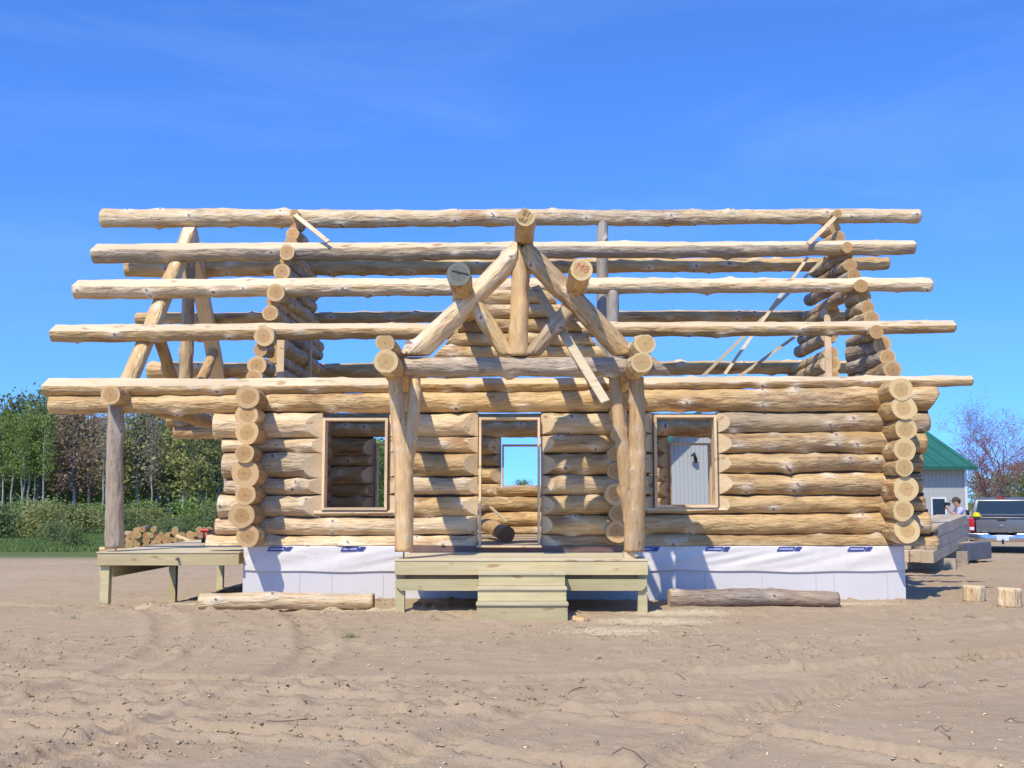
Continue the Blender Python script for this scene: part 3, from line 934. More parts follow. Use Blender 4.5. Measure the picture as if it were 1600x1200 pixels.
# --- front porch roof: beams running out from the wall
YT = 16.45                                # truss plane
PB = [(603, 565, 19, 15.40, M_ORNG), (602, 536, 13.5, 15.44, M_TAN), (1003, 566, 17, 15.38, M_TAN), (1008, 537, 16, 15.42, M_TAN)]
ZTIE = at(812, 572, YT).z
for px, py, rp, Y, m in PB:
    p = at(px, py, Y); r = rp / pxm(Y, p.z)
    make_log('porch_beam', p, (p.x, YF + 0.55, p.z + 0.02), r, r * 1.02, m, house, kn=1.3, kamp=0.03, bend=0.006, endmat=M_END2, nseg=24,
             cuts=[((p.x, p.y, p.z - r * 0.90), (0, 0, -1))] if py > 550 else [((p.x, p.y, p.z + r * 0.88), (0, 0, 1))])
p, q = at(630, 573, YT), at(1050, 573, YT)
r = 15.5 / pxm(YT, p.z)
make_log('tie_beam', p, q, r, r * 0.97, M_GREY, house, kn=0.9, kamp=0.03, bend=0.008,
         cuts=[(at(1022, 560, YT), Vector((0.72, 0, 0.69))), ((0, 0, p.z + r * 0.92), (0, 0, 1))])
ztop = at(812, 555, YT).z
zap = at(812, 388, YT).z
# king post: pointed top between the rafters
p = at(812, 555, YT); r = 14.5 / pxm(YT, p.z)
make_log('king_post', (p.x, YT, ztop - 0.02), (p.x, YT, zap + 0.02), r * 1.02, r * 0.9, M_ORNG, house, kn=1.6, kamp=0.035, nseg=20,
         cuts=[((p.x - 0.02, YT, zap), Vector((-0.93, 0, 0.36))), ((p.x + 0.02, YT, zap), Vector((0.93, 0, 0.36)))])
for sx, (tx, ty), (bx, by), m in ((-1, (806, 398), (640, 562), M_PALE), (1, (826, 398), (985, 560), M_TAN)):
    t_, b_ = at(tx, ty, YT), at(bx, by, YT)
    d = (b_ - t_).normalized()
    r = 16.5 / pxm(YT, t_.z)
    make_log('rafter', t_ - d * 0.12, b_ + d * 0.55, r, r * 1.04, m, house, kn=1.3, kamp=0.035, bend=0.008, nseg=20,
             cuts=[((0, 0, ztop), (0, 0, -1)), ((p.x + sx * 0.035, YT, t_.z), (-sx, 0, 0))])
for (tx, ty), (bx, by), m in (((733, 462), (801, 566), M_TAN), ((888, 486), (818, 566), M_GREY)):
    t_, b_ = at(tx, ty, YT), at(bx, by, YT)
    r = 13 / pxm(YT, t_.z)
    make_log('strut', t_, b_, r, r * 0.95, m, house, kn=1.2, kamp=0.028, bend=0.006, cuts=[((0, 0, ztop + 0.002), (0, 0, -1))])
PP = [(820, 337, 16.5, 15.2, 20.4), (717, 427, 18, 15.1, 19.7), (908, 421, 18, 15.15, 19.7)]
pp_objs = []
M_ENDG = end_mat('log_end_grey', (0.20, 0.20, 0.165), (0.17, 0.165, 0.135), (0.06, 0.058, 0.048), 0.6)
for k, (px, py, rp, Y, Y2) in enumerate(PP):
    p = at(px, py, Y); r = rp / pxm(Y, p.z)
    o = make_log('porch_purlin', p, (p.x, Y2, p.z + 0.02), r, r * 0.93, M_TAN, house, kn=0.9, kamp=0.03, bend=0.006, nseg=24,
                 endmat=M_ENDG if k == 1 else M_END2, rough=0.06 if k == 1 else 0.03,
                 cuts=[(p + Vector((0, 0, r * 0.82)), Vector((-0.64, 0, 0.77))), (p + Vector((0, 0, r * 0.82)), Vector((0.64, 0, 0.77)))] if k == 0 else ())
    pp_objs.append((o, p, r))
# split across the grey end
o, p, r = pp_objs[1]
mb = MB(); mb.bar((p.x - r * 0.6, p.y - 0.003, p.z + 0.035), (p.x + r * 0.85, p.y - 0.003, p.z - 0.02), 0.004, 0.022)
mb.build('end_crack', M_BLACKM, o)

def writing(txt, parent, c, size, rot, mat, nm='marker_writing'):
    cu = bpy.data.curves.new(nm, 'FONT')
    cu.body = txt; cu.size = size; cu.align_x = 'CENTER'; cu.align_y = 'CENTER'; cu.extrude = 0.0006; cu.space_line = 0.85
    cu.shear = 0.2; cu.offset = -size * 0.022
    tmp = bpy.data.objects.new('tmp_text', cu); COL.objects.link(tmp)
    bpy.context.view_layer.update()
    dg = bpy.context.evaluated_depsgraph_get()
    me = bpy.data.meshes.new_from_object(tmp.evaluated_get(dg))
    bpy.data.objects.remove(tmp)
    M = Matrix.Translation(Vector(c)) @ Matrix.Rotation(math.pi / 2, 4, 'X') @ Matrix.Rotation(rot, 4, 'Z')
    me.materials.clear()
    return mesh_obj(nm, me, mat, parent, M)
o, p, r = pp_objs[0]
writing('PP\n18.', o, (p.x + 0.005, p.y - 0.004, p.z - 0.012), 0.115, math.pi - 0.4, M_BLACKM)
o, p, r = pp_objs[2]
writing('M8', o, (p.x + 0.01, p.y - 0.004, p.z + 0.02), 0.15, -0.35, M_REDM)

# --- forked porch posts
def forked(name, pts_main, r_main, pts_b, r_b, mat, seed):
    rs = np.random.RandomState(seed)
    def sweep(pts, rad):
        P = np.array([list(p) for p in pts]); n = len(P)
        tt = np.linspace(0, n - 1, 60)
        C = np.stack([np.interp(tt, range(n), P[:, k]) for k in range(3)], -1)
        for _ in range(14):
            C[1:-1] = 0.25 * C[:-2] + 0.5 * C[1:-1] + 0.25 * C[2:]
        Rr = np.interp(tt, range(n), rad)
        return C, Rr
    allv, allf, kt, hl = [], [], [], []
    mi = []
    ns = 22
    for pts, rad in ((pts_main, r_main), (pts_b, r_b)):
        C, Rr = sweep(pts, rad)
        n = len(C); th = np.arange(ns) * 2 * np.pi / ns
        S = C[:, 2][:, None] - C[0, 2]; T = th[None, :] + 0 * S
        R = Rr[:, None] * (1 + 0.02 * np.cos(2 * T + 1.5 * S + rs.rand() * 6) + 0.015 * np.sin(3 * T - S))
        k = np.zeros_like(R); h = np.zeros_like(R)
        zz = 0.2
        while zz < S.max() - 0.2:
            for _ in range(rs.randint(1, 4)):
                tk = rs.uniform(-math.pi, 0.3); a = rs.uniform(0.010, 0.020)
                dt = (T - tk + np.pi) % (2 * np.pi) - np.pi
                d2 = (S - zz) ** 2 + (Rr[:, None] * dt) ** 2
                R = R + a * np.exp(-d2 / (2 * 0.026 ** 2))
                k = np.maximum(k, 0.75 * np.exp(-d2 / (2 * 0.016 ** 2))); h = np.maximum(h, np.exp(-d2 / (2 * 0.05 ** 2)))
            zz += rs.uniform(0.22, 0.5)
        V = np.stack([C[:, 0][:, None] + R * np.cos(T), C[:, 1][:, None] + R * np.sin(T), C[:, 2][:, None] + 0 * T], -1).reshape(-1, 3)
        b = len(allv)
        i = np.arange(n * ns).reshape(n, ns) + b; j = np.roll(i, -1, 1)
        fs = np.stack([i[:-1], j[:-1], j[1:], i[1:]], -1).reshape(-1, 4).tolist()
        allv += V.tolist(); allf += fs; mi += [0] * len(fs)
        allf += [i[0][::-1].tolist(), i[-1].tolist()]; mi += [1, 1]
        kt += k.ravel().tolist(); hl += h.ravel().tolist()
    base = Vector(pts_main[0])
    me = bpy.data.meshes.new(name)
    # local X must run along the post so that the grain follows it
    Mx = Matrix.Rotation(-math.pi / 2, 4, 'Y'); Mi = Mx.inverted()
    me.from_pydata([tuple(Mi @ (Vector(v) - base)) for v in allv], [], allf)
    me.polygons.foreach_set('material_index', mi); me.polygons.foreach_set('use_smooth', [m == 0 for m in mi])
    for nm, arr in (('knot', kt), ('halo', hl), ('pale', [0.0] * len(allv))):
        a = me.attributes.new(nm, 'FLOAT', 'POINT'); a.data.foreach_set('value', arr)
    return mesh_obj(name, me, [mat, M_END], house, Matrix.Translation(base) @ Mx)
YP = 16.42
def A(px, py, Y): return at(px, py, Y)
s = pxm(YP, 2)
forked('forked_porch_post', [A(631, 862, YP), A(632, 780, YP), A(630, 715, YP), A(623, 655, YP), A(617, 588, YP - 0.02)], [14.5 / s, 15 / s, 14.5 / s, 12 / s, 11 / s],
       [A(633, 745, YP), A(638, 705, YP), A(645, 655, YP), A(648, 618, YP), A(648, 580, YP + 0.08)], [9 / s, 12 / s, 10.5 / s, 9.5 / s, 9 / s], M_ORNG, 3)
forked('forked_porch_post', [A(991, 862, YP), A(992, 800, YP), A(994, 735, YP), A(996, 660, YP), A(994, 590, YP - 0.02)], [16 / s, 16 / s, 16 / s, 12.8 / s, 12 / s],
       [A(988, 835, YP), A(982, 770, YP), A(976, 715, YP), A(967, 655, YP), A(959, 580, YP + 0.06)], [10 / s, 13.5 / s, 12.5 / s, 10.5 / s, 9 / s], M_ORNG, 8)
ZD = zat(874, 16.15)                     # deck surface
for px in (631, 991):
    p = at(px, 862, YP)
    MB().tube([(p.x, YP, ZD - 0.02), (p.x, YP, p.z + 0.05)], 0.011, 8).build('threaded_rod', M_STEEL, house)
p = at(983, 862, YP)
MB().box((p.x, YP + 0.02, (ZD + p.z) / 2), (0.16, 0.2, p.z - ZD), bev=0.004).build('shim_block', M_CUT, house)
# brown band between deck and wall
MB().box(((xat(640, 18.3) + xat(985, 18.3)) / 2, 18.325, (ZD + ZW) / 2 + 0.005), (xat(985, 18.3) - xat(640, 18.3), 0.045, ZW - ZD - 0.012)).build('wall_base_band', M_BROWN, house)

# --- temporary boards
mb = MB(); mb.bar(at(836, 448, 17.0), at(946, 628, 15.88), 0.135, 0.038, up=(0.1, -1, 0.3), bev=0.003); mb.build('brace_board', M_BRACE, house)
mb = MB(); mb.bar(at(461, 336, YM - 0.55), at(513, 378, YF + 2.45), 0.085, 0.036, up=(0, -1, 0.4), bev=0.003); mb.build('brace_board', M_FRAME, house)
mb = MB(); mb.bar(at(1305, 340, YM - 0.55), at(1263, 381, YF + 2.45), 0.085, 0.036, up=(0, -1, 0.4), bev=0.003); mb.build('brace_board', M_FRAME, house)
for (a, b) in (((1262, 402, 22.6), (1132, 585, 21.0)), ((1290, 402, 21.6), (1098, 588, 22.2)), ((1248, 522, 22.6), (1150, 592, 21.6))):
    mb = MB(); mb.bar(at(*a), at(*b), 0.06, 0.025, up=(0, -1, 0.2)); mb.build('brace_lath', M_BRACE, house)

# --- side porch roof frame on the left
XT = -6.52
def side(Y, py):                         # point in the truss plane
    return Vector((XT, Y, at(800, py, Y).z))
zt_ = at(175, 617, 17.95)
tieZ = zt_.z
make_log('tie_beam', (XT + 0.02, 17.95, tieZ), (XT, 26.1, tieZ), 0.155, 0.15, M_TAN, house, kn=1, endmat=M_END, nseg=24, cuts=[((XT, 18, tieZ + 0.15), (0, 0, 1))])
apexz = roofz(YM) - 0.20
for (Ya, Yb) in ((YM - 0.02, YF + 0.15), (YM + 0.02, YR - 0.15)):
    za = roofz(YM) - 0.36; zb = roofz(YF) - 0.36 + SLOPE * 0.15
    d = (Vector((XT, Yb, zb)) - Vector((XT, Ya, za))).normalized()
    sgn = 1 if Yb > Ya else -1
    n = Vector((0, sgn, 0.99)).normalized()
    top = Vector((XT, Ya, za)); bot = Vector((XT, Yb, zb))
    make_log('rafter', top - d * 0.25, bot + d * 0.1, 0.165, 0.175, M_TAN, house, kn=0.9, bend=0.01, nseg=20,
             cuts=[(top + n * 0.13, n), (top - n * 0.13, -n), (top + Vector((0, 0, 0)), Vector((0, -sgn, 0))), ((XT + 0.13, 0, 0), (1, 0, 0)), ((0, 0, tieZ + 0.12), (0, 0, -1))])
make_log('king_post', (XT, YM, tieZ + 0.1), (XT, YM, apexz - 0.15), 0.135, 0.12, M_GREY, house, kn=1)
for sg in (-1, 1):
    make_log('strut', (XT, YM + sg * 2.0, roofz(YM) - 0.40 - 2.0 * SLOPE), (XT, YM + sg * 0.25, tieZ + 0.16), 0.115, 0.11, M_TAN, house, kn=1, bend=0.01)
# posts
pf = at(179, 857, 18.35)
pft = at(180.5, 640, 18.42)
make_log('porch_post', (pf.x, 18.35, pf.z), (pft.x, 18.42, tieZ - 0.12), 0.152, 0.128, M_POST, house, kn=0.8, kamp=0.012, bend=0.01, rough=0.02, nseg=24,
         cuts=[((pf.x + 0.10, 18.3, 1.6), (0.96, -0.28, 0.03))])
make_log('porch_post', (XT + 0.05, 25.7, pf.z), (XT, 25.7, tieZ - 0.1), 0.15, 0.13, M_GREY, house, kn=0.8)
MB().tube([(pf.x + 0.02, 18.35, ZD - 0.02), (pf.x + 0.02, 18.35, pf.z + 0.05)], 0.011, 8).build('threaded_rod', M_STEEL, house)

# ------------------------------------------------------------------ decks
def lumber(mb_name, parent, c, d, mat, bev=0.004):
    return MB().box(c, d, bev=bev).build(mb_name, mat, parent)
# front porch deck
dx0, dx1 = xat(617, 16.120), xat(1012, 16.120)
fdeck = thing('porch_deck', 'greenish treated lumber porch deck with steps under the front door', 'deck', ((dx0 + dx1) / 2, 17.3, 0))
y = 16.110
k = 0
while y < 18.24:
    w = min(0.14, 18.27 - y)
    lumber('deck_board', fdeck, ((dx0 + dx1) / 2, y + w / 2, ZD - 0.013), (dx1 - dx0 + RNG.uniform(-0.005, 0.005), w - 0.005, 0.026), M_DECK)
    y += 0.14; k += 1
lumber('fascia_board', fdeck, ((dx0 + dx1) / 2, 16.140, ZD - 0.125), (dx1 - dx0 - 0.012, 0.038, 0.19), M_TREAT)
lumber('fascia_board', fdeck, (dx0 + 0.026, 17.19, ZD - 0.125), (0.038, 2.05, 0.19), M_TREAT)
lumber('fascia_board', fdeck, (dx1 - 0.026, 17.19, ZD - 0.125), (0.038, 2.05, 0.19), M_TREAT)
zb1, zb0 = zat(904.5, 16.170), zat(923, 16.170)
mb = MB(); mb.prism([(dx0 + 0.02, zb1), (dx1 - 0.02, zb1), (dx1 - 0.02, zb0 + 0.07), (dx1 - 0.09, zb0), (dx0 + 0.09, zb0), (dx0 + 0.02, zb0 + 0.07)], 'Y', 16.170, 16.210)
mb.build('beam', M_TREAT2, fdeck)
mb = MB(); mb.prism([(dx0 + 0.02, ZD - 0.221), (dx1 - 0.02, ZD - 0.221), (dx1 - 0.02, zb0 + 0.07), (dx0 + 0.02, zb0 + 0.07)], 'Y', 16.370, 16.410)
mb.build('beam', M_TREAT, fdeck)
for x in np.linspace(dx0 + 0.3, dx1 - 0.3, 8):
    lumber('joist', fdeck, (x, 17.19, ZD - 0.125), (0.038, 2.0, 0.188), M_TREAT)
for x in (dx0 + 0.075, dx1 - 0.075):
    g = gh(x, 16.270)
    lumber('leg', fdeck, (x, 16.290, (ZD - 0.221 + g - 0.15) / 2), (0.135, 0.135, ZD - 0.221 - g + 0.15), M_TREAT2)
# steps
sx0, sx1 = xat(747, 15.770), xat(884, 15.770)
tops = [(0.553, 15.840), (0.362, 15.600), (0.172, 15.360)]
for i, (z, yn) in enumerate(tops):
    w = sx1 - sx0 + 0.012 * i
    lumber('step_tread', fdeck, ((sx0 + sx1) / 2, yn + 0.135, z), (w, 0.27, 0.038), M_DECK)
    zlow = tops[i + 1][0] + 0.02 if i < 2 else gh(0, 15.370) - 0.1
    lumber('step_riser', fdeck, ((sx0 + sx1) / 2, yn + 0.045, (z - 0.02 + zlow) / 2), (w - 0.02, 0.036, z - 0.02 - zlow - 0.001), M_TREAT2)
for x in (sx0 + 0.04, sx1 - 0.04):
    mb = MB()
    mb.prism([(15.430, -0.1), (15.430, 0.15), (15.670, 0.15), (15.670, 0.34), (15.910, 0.34), (15.910, 0.53), (16.115, 0.53), (16.115, 0.25), (15.870, -0.1)], 'X', x - 0.018, x + 0.018)
    mb.build('step_stringer', M_TREAT2, fdeck)

# left side deck
lx0, lx1 = xat(154, 18.2), FXL - 0.02
sdeck = thing('side_deck', 'long treated lumber deck along the left end of the house, under the overhanging logs', 'deck', ((lx0 + lx1) / 2, 22, 0))
ZS = zat(862, 18.2)
y = 18.17
while y < 25.7:
    lumber('deck_board', sdeck, ((lx0 + lx1) / 2, y + 0.07, ZS - 0.013), (lx1 - lx0 + RNG.uniform(-0.006, 0.004), 0.135, 0.026), M_DECK)
    y += 0.14
lumber('fascia_board', sdeck, ((lx0 + lx1) / 2, 18.205, ZS - 0.125), (lx1 - lx0 - 0.03, 0.038, 0.19), M_TREAT)
lumber('fascia_board', sdeck, (lx0 + 0.03, 21.97, ZS - 0.125), (0.038, 7.4, 0.19), M_TREAT)
lumber('beam', sdeck, (lx0 + 0.03, 21.97, ZS - 0.32), (0.04, 7.3, 0.19), M_TREAT)
lumber('beam', sdeck, (lx0 + 0.22, 21.97, ZS - 0.32), (0.04, 7.3, 0.19), M_TREAT)
for y in np.linspace(18.7, 25.4, 15):
    lumber('joist', sdeck, ((lx0 + lx1) / 2, y, ZS - 0.125), (lx1 - lx0 - 0.1, 0.038, 0.188), M_TREAT)
for y in (18.32, 21.95, 25.5):
    g = gh(lx0 + 0.12, y)
    lumber('leg', sdeck, (lx0 + 0.125, y, (ZS - 0.221 + g - 0.2) / 2), (0.14, 0.14, ZS - 0.221 - g + 0.2), M_TREAT2)
MB().tube([(xat(281, 18.18), 18.18, ZS - 0.115), (xat(281, 18.18), 18.10, ZS - 0.115)], 0.022, 12).build('bolt_head', M_STEEL, sdeck)

# ------------------------------------------------------------------ loose things round the house
def loose_log(name, label, cat, a, b, r0, r1, mat, group=None, **kw):
    o = make_log(name, a, b, r0, r1, mat, None, **kw)
    return tag(o, label, cat, group)
r = 0.118
xa, xb = xat(316, 16.7), xat(587, 16.7)
loose_log('loose_log', 'pale peeled log lying on the soil before the left foundation wall', 'log', (xa, 16.75, gh(xa, 16.7) + 0.13), (xb, 16.62, gh(xb, 16.7) + 0.125), 0.125, 0.115, M_PALE, kn=1.6, kamp=0.03, bend=0.02)
xa, xb = xat(1042, 17.1), xat(1306, 17.1)
loose_log('loose_log', 'brown grey log lying on the soil before the right foundation wall', 'log', (xa, 17.05, gh(xa, 17.1) + 0.11), (xb, 17.15, gh(xb, 17.1) + 0.11), 0.135, 0.12, log_mat('brown_log', (0.50, 0.375, 0.25), (0.43, 0.31, 0.20), (0.33, 0.21, 0.12), 0.6, 0.5, (0.37, 0.31, 0.25)), kn=1.0, kamp=0.02, endmat=M_CUT)

def stub(name, label, cat, px, py, w, h, mat, em):
    Y = EYE.z * FPX / (py - 785) * 1.02
    for _ in range(3):
        X = xat(px, Y, 0); Y = (EYE.z - gh(X, Y)) / ((py - 785) / FPX)
    o = make_log(name, (X, Y, gh(X, Y) - 0.01), (X + 0.01, Y, gh(X, Y) + h), w / 2, w / 2 * 0.97, mat, None, kn=2.5 if h > 0.1 else 0, kamp=0.03, step=0.04, endmat=em, nseg=22, bend=0.0)
    return tag(o, label, cat)
M_STUB = log_mat('pale_round', (0.76, 0.60, 0.36), (0.62, 0.44, 0.22), (0.42, 0.24, 0.10), 0.6, 0.0)
M_ENDP = end_mat('log_end_pale', (0.80, 0.67, 0.43), (0.74, 0.58, 0.34), (0.55, 0.38, 0.18), 0.3)
stub('log_round', 'short pale log round standing on the sand beyond the right corner', 'log round', 1521, 937, 0.34, 0.25, M_STUB, M_ENDP)
stub('log_round', 'short knotty log round nearest the right edge of the picture', 'log round', 1577, 945, 0.36, 0.28, M_STUB, M_ENDP)
stub('log_disc', 'thin sawn slice of log lying flat beside the steps', 'log slice', 907, 966, 0.235, 0.055, M_ORNG, M_END)

# log and laths lying inside the doorway
p = at(797, 836, 20.4)
loose_log('loose_log', 'tan log lying on the floor inside the doorway', 'log', (p.x - 0.05, 20.2, ZW + 0.155), (p.x - 0.62, 22.6, ZW + 0.30), 0.135, 0.125, M_ORNG, kn=1.0, endmat=plain('dark_log_end', (0.36, 0.225, 0.12), 0.8))
mb = MB(); mb.bar(at(766, 792, 22.9), at(792, 816, 22.2), 0.05, 0.03); tag(mb.build('lath', M_BRACE), 'short pale lath leaning behind the log in the doorway', 'lath')

# cordless drill on the side deck
M_RED = plain('red_plastic', (0.42, 0.02, 0.025), 0.4, 0.4)
M_BLK = plain('black_plastic', (0.02, 0.02, 0.022), 0.45, 0.4)
p = at(322, 848, 22.3)
dr = thing('cordless_drill', 'red cordless drill standing on the side deck by the corner logs', 'drill', (p.x, 22.3, ZS))
MB().tube([(p.x - 0.11, 22.3, ZS + 0.235), (p.x + 0.05, 22.3, ZS + 0.235)], [0.036, 0.042], 12).build('motor_housing', M_RED, dr)
MB().tube([(p.x + 0.05, 22.3, ZS + 0.235), (p.x + 0.10, 22.3, ZS + 0.235), (p.x + 0.15, 22.3, ZS + 0.235)], [0.03, 0.024, 0.012], 12).build('chuck', M_BLK, dr)
mb = MB(); mb.bar((p.x - 0.06, 22.3, ZS + 0.22), (p.x - 0.035, 22.3, ZS + 0.07), 0.04, 0.045, up=(0, 1, 0), bev=0.008); mb.build('handle', M_RED, dr)
MB().box((p.x - 0.03, 22.3, ZS + 0.036), (0.12, 0.075, 0.07), bev=0.01).build('battery', M_BLK, dr)

# ------------------------------------------------------------------ firewood pile on the left
ORD = ['leftmost'] + 'second third fourth fifth sixth seventh eighth ninth tenth eleventh twelfth thirteenth fourteenth fifteenth sixteenth seventeenth eighteenth nineteenth twentieth twenty-first twenty-second twenty-third twenty-fourth twenty-fifth'.split()
YW = 42.0
rr = random.Random(21)
wx0, wx1 = xat(196, YW), xat(352, YW)
gz = gh((wx0 + wx1) / 2, YW)
slots = []
zrow = gz
x = wx0; row = []
lev = 0
prev = None
while lev < 5:
    x = wx0 + (0.0, 0.09, 0.02, 0.12, 0.3)[lev]
    lim = (wx1, wx1 - 0.1, wx1 - 0.1, wx1 - 0.2, wx1 - 0.3)[lev]
    while x < lim:
        r = rr.uniform(0.085, 0.135)
        x += r
        if not (lev == 4 and rr.random() < 0.5) and not (lev == 3 and rr.random() < 0.2):
            base = gz + r if lev == 0 else gz + 0.11 + lev * 0.19 + rr.uniform(-0.02, 0.03)
            slots.append((x, base, r, lev))
        x += r * 0.98
    lev += 1
cnt = {}
for k, (x, z, r, lv_) in enumerate(slots):
    yaw = math.atan2(x, YW) + rr.gauss(0, 0.10)
    L = rr.uniform(0.9, 1.5)
    y0 = YW + rr.uniform(-0.12, 0.15)
    em = [M_END, M_END, M_END2, M_END][rr.randrange(4)]
    cnt[lv_] = cnt.get(lv_, 0) + 1
    loose_log('firewood_log', '%s log from the left in the %s row of the firewood pile' % (ORD[cnt[lv_] - 1], ('bottom', 'second', 'third', 'fourth', 'loose top')[lv_]), 'log', (x, y0, z), (x + L * math.sin(yaw), y0 + L * math.cos(yaw), z + rr.uniform(-0.03, 0.03)), r, r * 0.95,
              [M_TAN, M_GREY, M_ORNG][rr.randrange(3)], 'logs of the firewood pile', kn=0, step=0.3, nseg=12, bend=0.0, endmat=em)
p0, p1 = at(276, 838, YW - 0.25), at(300, 847, YW - 0.4)
loose_log('firewood_log', 'long firewood log lying slantwise across the front of the pile', 'log', p0, p1, 0.09, 0.085, M_ORNG, 'logs of the firewood pile', kn=0.5, step=0.15, nseg=12, endmat=M_END2)
p0 = at(156, 846, YW)
loose_log('firewood_log', 'single firewood log end just left of the grey side porch post', 'log', (p0.x, YW, gz + 0.13), (p0.x + 0.9, YW + 0.2, gz + 0.13), 0.12, 0.12, M_ORNG, 'logs of the firewood pile', kn=0, step=0.3, nseg=12)

# ------------------------------------------------------------------ sawn timber on the right
rr = random.Random(3)
M_TIMB = wood_mat('sawn_timber', (0.62, 0.50, 0.33), (0.52, 0.40, 0.25))
M_TIMBS = wood_mat('sawn_timber_grey', (0.50, 0.41, 0.30), (0.42, 0.34, 0.24))
P = Vector((9.75, 25.6, 0.78)); Q = Vector((12.35, 30.4, 0.96))
ax = (Q - P).normalized(); sd_ = Vector((ax.y, -ax.x, 0)).normalized(); upv = sd_.cross(ax)
names = {-1: 'bottom', 0: 'middle', 1: 'top'}
for lv in (-1, 0, 1):
    for k in range(3):
        off = sd_ * (-0.13 - 0.265 * k) + upv * (-0.13 + 0.262 * lv)
        e0 = rr.uniform(-0.2, 0.2) - (0.5 * (1 - lv))
        o = MB(); L = (Q - P).length
        o.box((0, 0, 0), (L - e0, 0.255, 0.255), bev=0.006)
        M = Matrix((ax, -sd_, upv)).transposed().to_4x4(); M.translation = (P + Q) / 2 + off + ax * (e0 / 2)
        ob = o.build('sawn_timber', M_TIMB if lv else M_TIMBS, None, M, local=True)
        tag(ob, '%s squared timber in the %s layer of the slanting stack by the right corner' % (('nearest', 'middle', 'farthest')[k], names[lv]), 'timber', 'squared timbers beside the house')
        if lv == 0 and k == 0:
            tm = MB(); ex = -(L - e0) / 2 - 0.002
            tm.box((ex, 0.02, 0.0), (0.003, 0.12, 0.02)); tm.box((ex - 0.002, 0.02, 0.0), (0.003, 0.02, 0.12))
            tm.build('red_mark', M_REDM, ob, M, local=True)
for t_ in (0.12, 0.55, 0.9):      # bearers under the stack
    c = P + ax * (t_ * 5.4)
    zg = gh(c.x, c.y)
    top = c.z - 0.524
    h = top - zg
    b = MB().bar((c.x + sd_.x * 0.25, c.y + sd_.y * 0.25, zg + h / 2 - 0.02), (c.x - sd_.x * 1.0, c.y - sd_.y * 1.0, zg + h / 2 - 0.02), 0.25, h, bev=0.005).build('bearer', M_OLDL)
    tag(b, '%s thick bearer under the slanting timber stack' % {0.12: 'nearest', 0.55: 'middle', 0.9: 'farthest'}[t_], 'timber', 'bearers under the timber stack')
M_PACK = plain('grey_lumber_wrap', (0.11, 0.11, 0.115), 0.45, 0.4, nscale=3.0, var=0.25, bump=0.4)
M_CARD = plain('tan_cover_sheet', (0.50, 0.36, 0.21), 0.7)
pk = thing('lumber_pack', 'grey wrapped pack of lumber with a tan top on the ground before the pickup', 'lumber pack', (11.0, 29.8, 0), rz=0.0)
MP = Matrix.Translation((11.0, 30.15, gh(11.7, 30) + 0.30)) @ Matrix.Rotation(0.85, 4, 'Z')
MB().box((0, 0, 0), (2.1, 2.9, 0.44), bev=0.02).build('wrapping', M_PACK, pk, MP, local=True)
MB().box((-0.15, -0.2, 0.226), (1.7, 2.3, 0.008)).build('cover_sheet', M_CARD, pk, MP, local=True)
for k in (-1, 0, 1):
    MB().box((0, k * 1.0, -0.26), (2.1, 0.09, 0.08)).build('skid', M_OLDL, pk, MP, local=True)
for k in (-0.7, 0.7):
    MB().box((0, k, 0.0), (2.108, 0.03, 0.448)).build('strap', M_BLK, pk, MP, local=True)

# ------------------------------------------------------------------ garage behind on the right
def siding():
    t = NT('metal_siding')
    n = t.noise(t.coord((0.4, 0.4, 0.15)), 1.0, 5, 0.6)
    col = t.mix(t.rng(n, 0.3, 0.7), (0.40, 0.415, 0.385), (0.36, 0.375, 0.35))
    return t.fin(col, 0.45, 0.4)
M_SIDE = siding()
M_GREEN = plain('green_metal_roof', (0.026, 0.135, 0.082), 0.5, 0.4, nscale=1.2, var=0.15)
M_GREEND = plain('green_trim', (0.02, 0.10, 0.068), 0.5)
M_DARKG = plain('dark_glass', (0.012, 0.013, 0.016), 0.08, 0.6)
M_TRIMW = plain('pale_trim', (0.60, 0.62, 0.60), 0.5)
GX0, GX1, GYF, GYB = 10.6, 18.45, 45.4, 57.0
ZEv = 2.95
gar = thing('garage', 'grey ribbed metal garage with green roof behind the right end of the house', 'garage', ((GX0 + GX1) / 2, 50, 0))
def ribbed(x0, x1, y, zfun, z0, depth=0.022):
    vs = []; fs = []
    x = x0; i = 0
    while x < x1 - 1e-6:
        for dx, dy in ((0, 0), (0.105, 0), (0.118, -depth), (0.142, -depth)):
            xx = min(x + dx, x1)
            vs += [(xx, y + dy, z0), (xx, y + dy, zfun(xx))]
        x += 0.155
    vs += [(x1, y, z0), (x1, y, zfun(x1))]
    for i in range(len(vs) // 2 - 1):
        fs.append((2 * i, 2 * i + 2, 2 * i + 3, 2 * i + 1))
    return vs, fs
g0 = -0.4
mb = MB(); mb.add(*ribbed(GX0, GX1, GYF, lambda x: ZEv, g0)); mb.box(((GX0 + GX1) / 2, GYF + 0.10, (ZEv + g0) / 2), (GX1 - GX0 - 0.02, 0.1, ZEv - g0 - 0.02))
mb.build('wall', M_SIDE, gar)
MB().box((GX1 - 0.04, GYF - 0.012, (ZEv + g0) / 2), (0.10, 0.06, ZEv - g0 - 0.01)).build('corner_trim', M_TRIMW, gar)
mb = MB(); ym = (GYF + GYB) / 2; zr_ = ZEv + (ym - GYF + 0.5) * 0.335
mb.prism([(GYF + 0.12, g0), (GYB, g0), (GYB, ZEv), (ym, zr_ - 0.25), (GYF + 0.12, ZEv)], 'X', GX1 - 0.12, GX1)
mb.build('end_wall', M_SIDE, gar)
mb = MB()
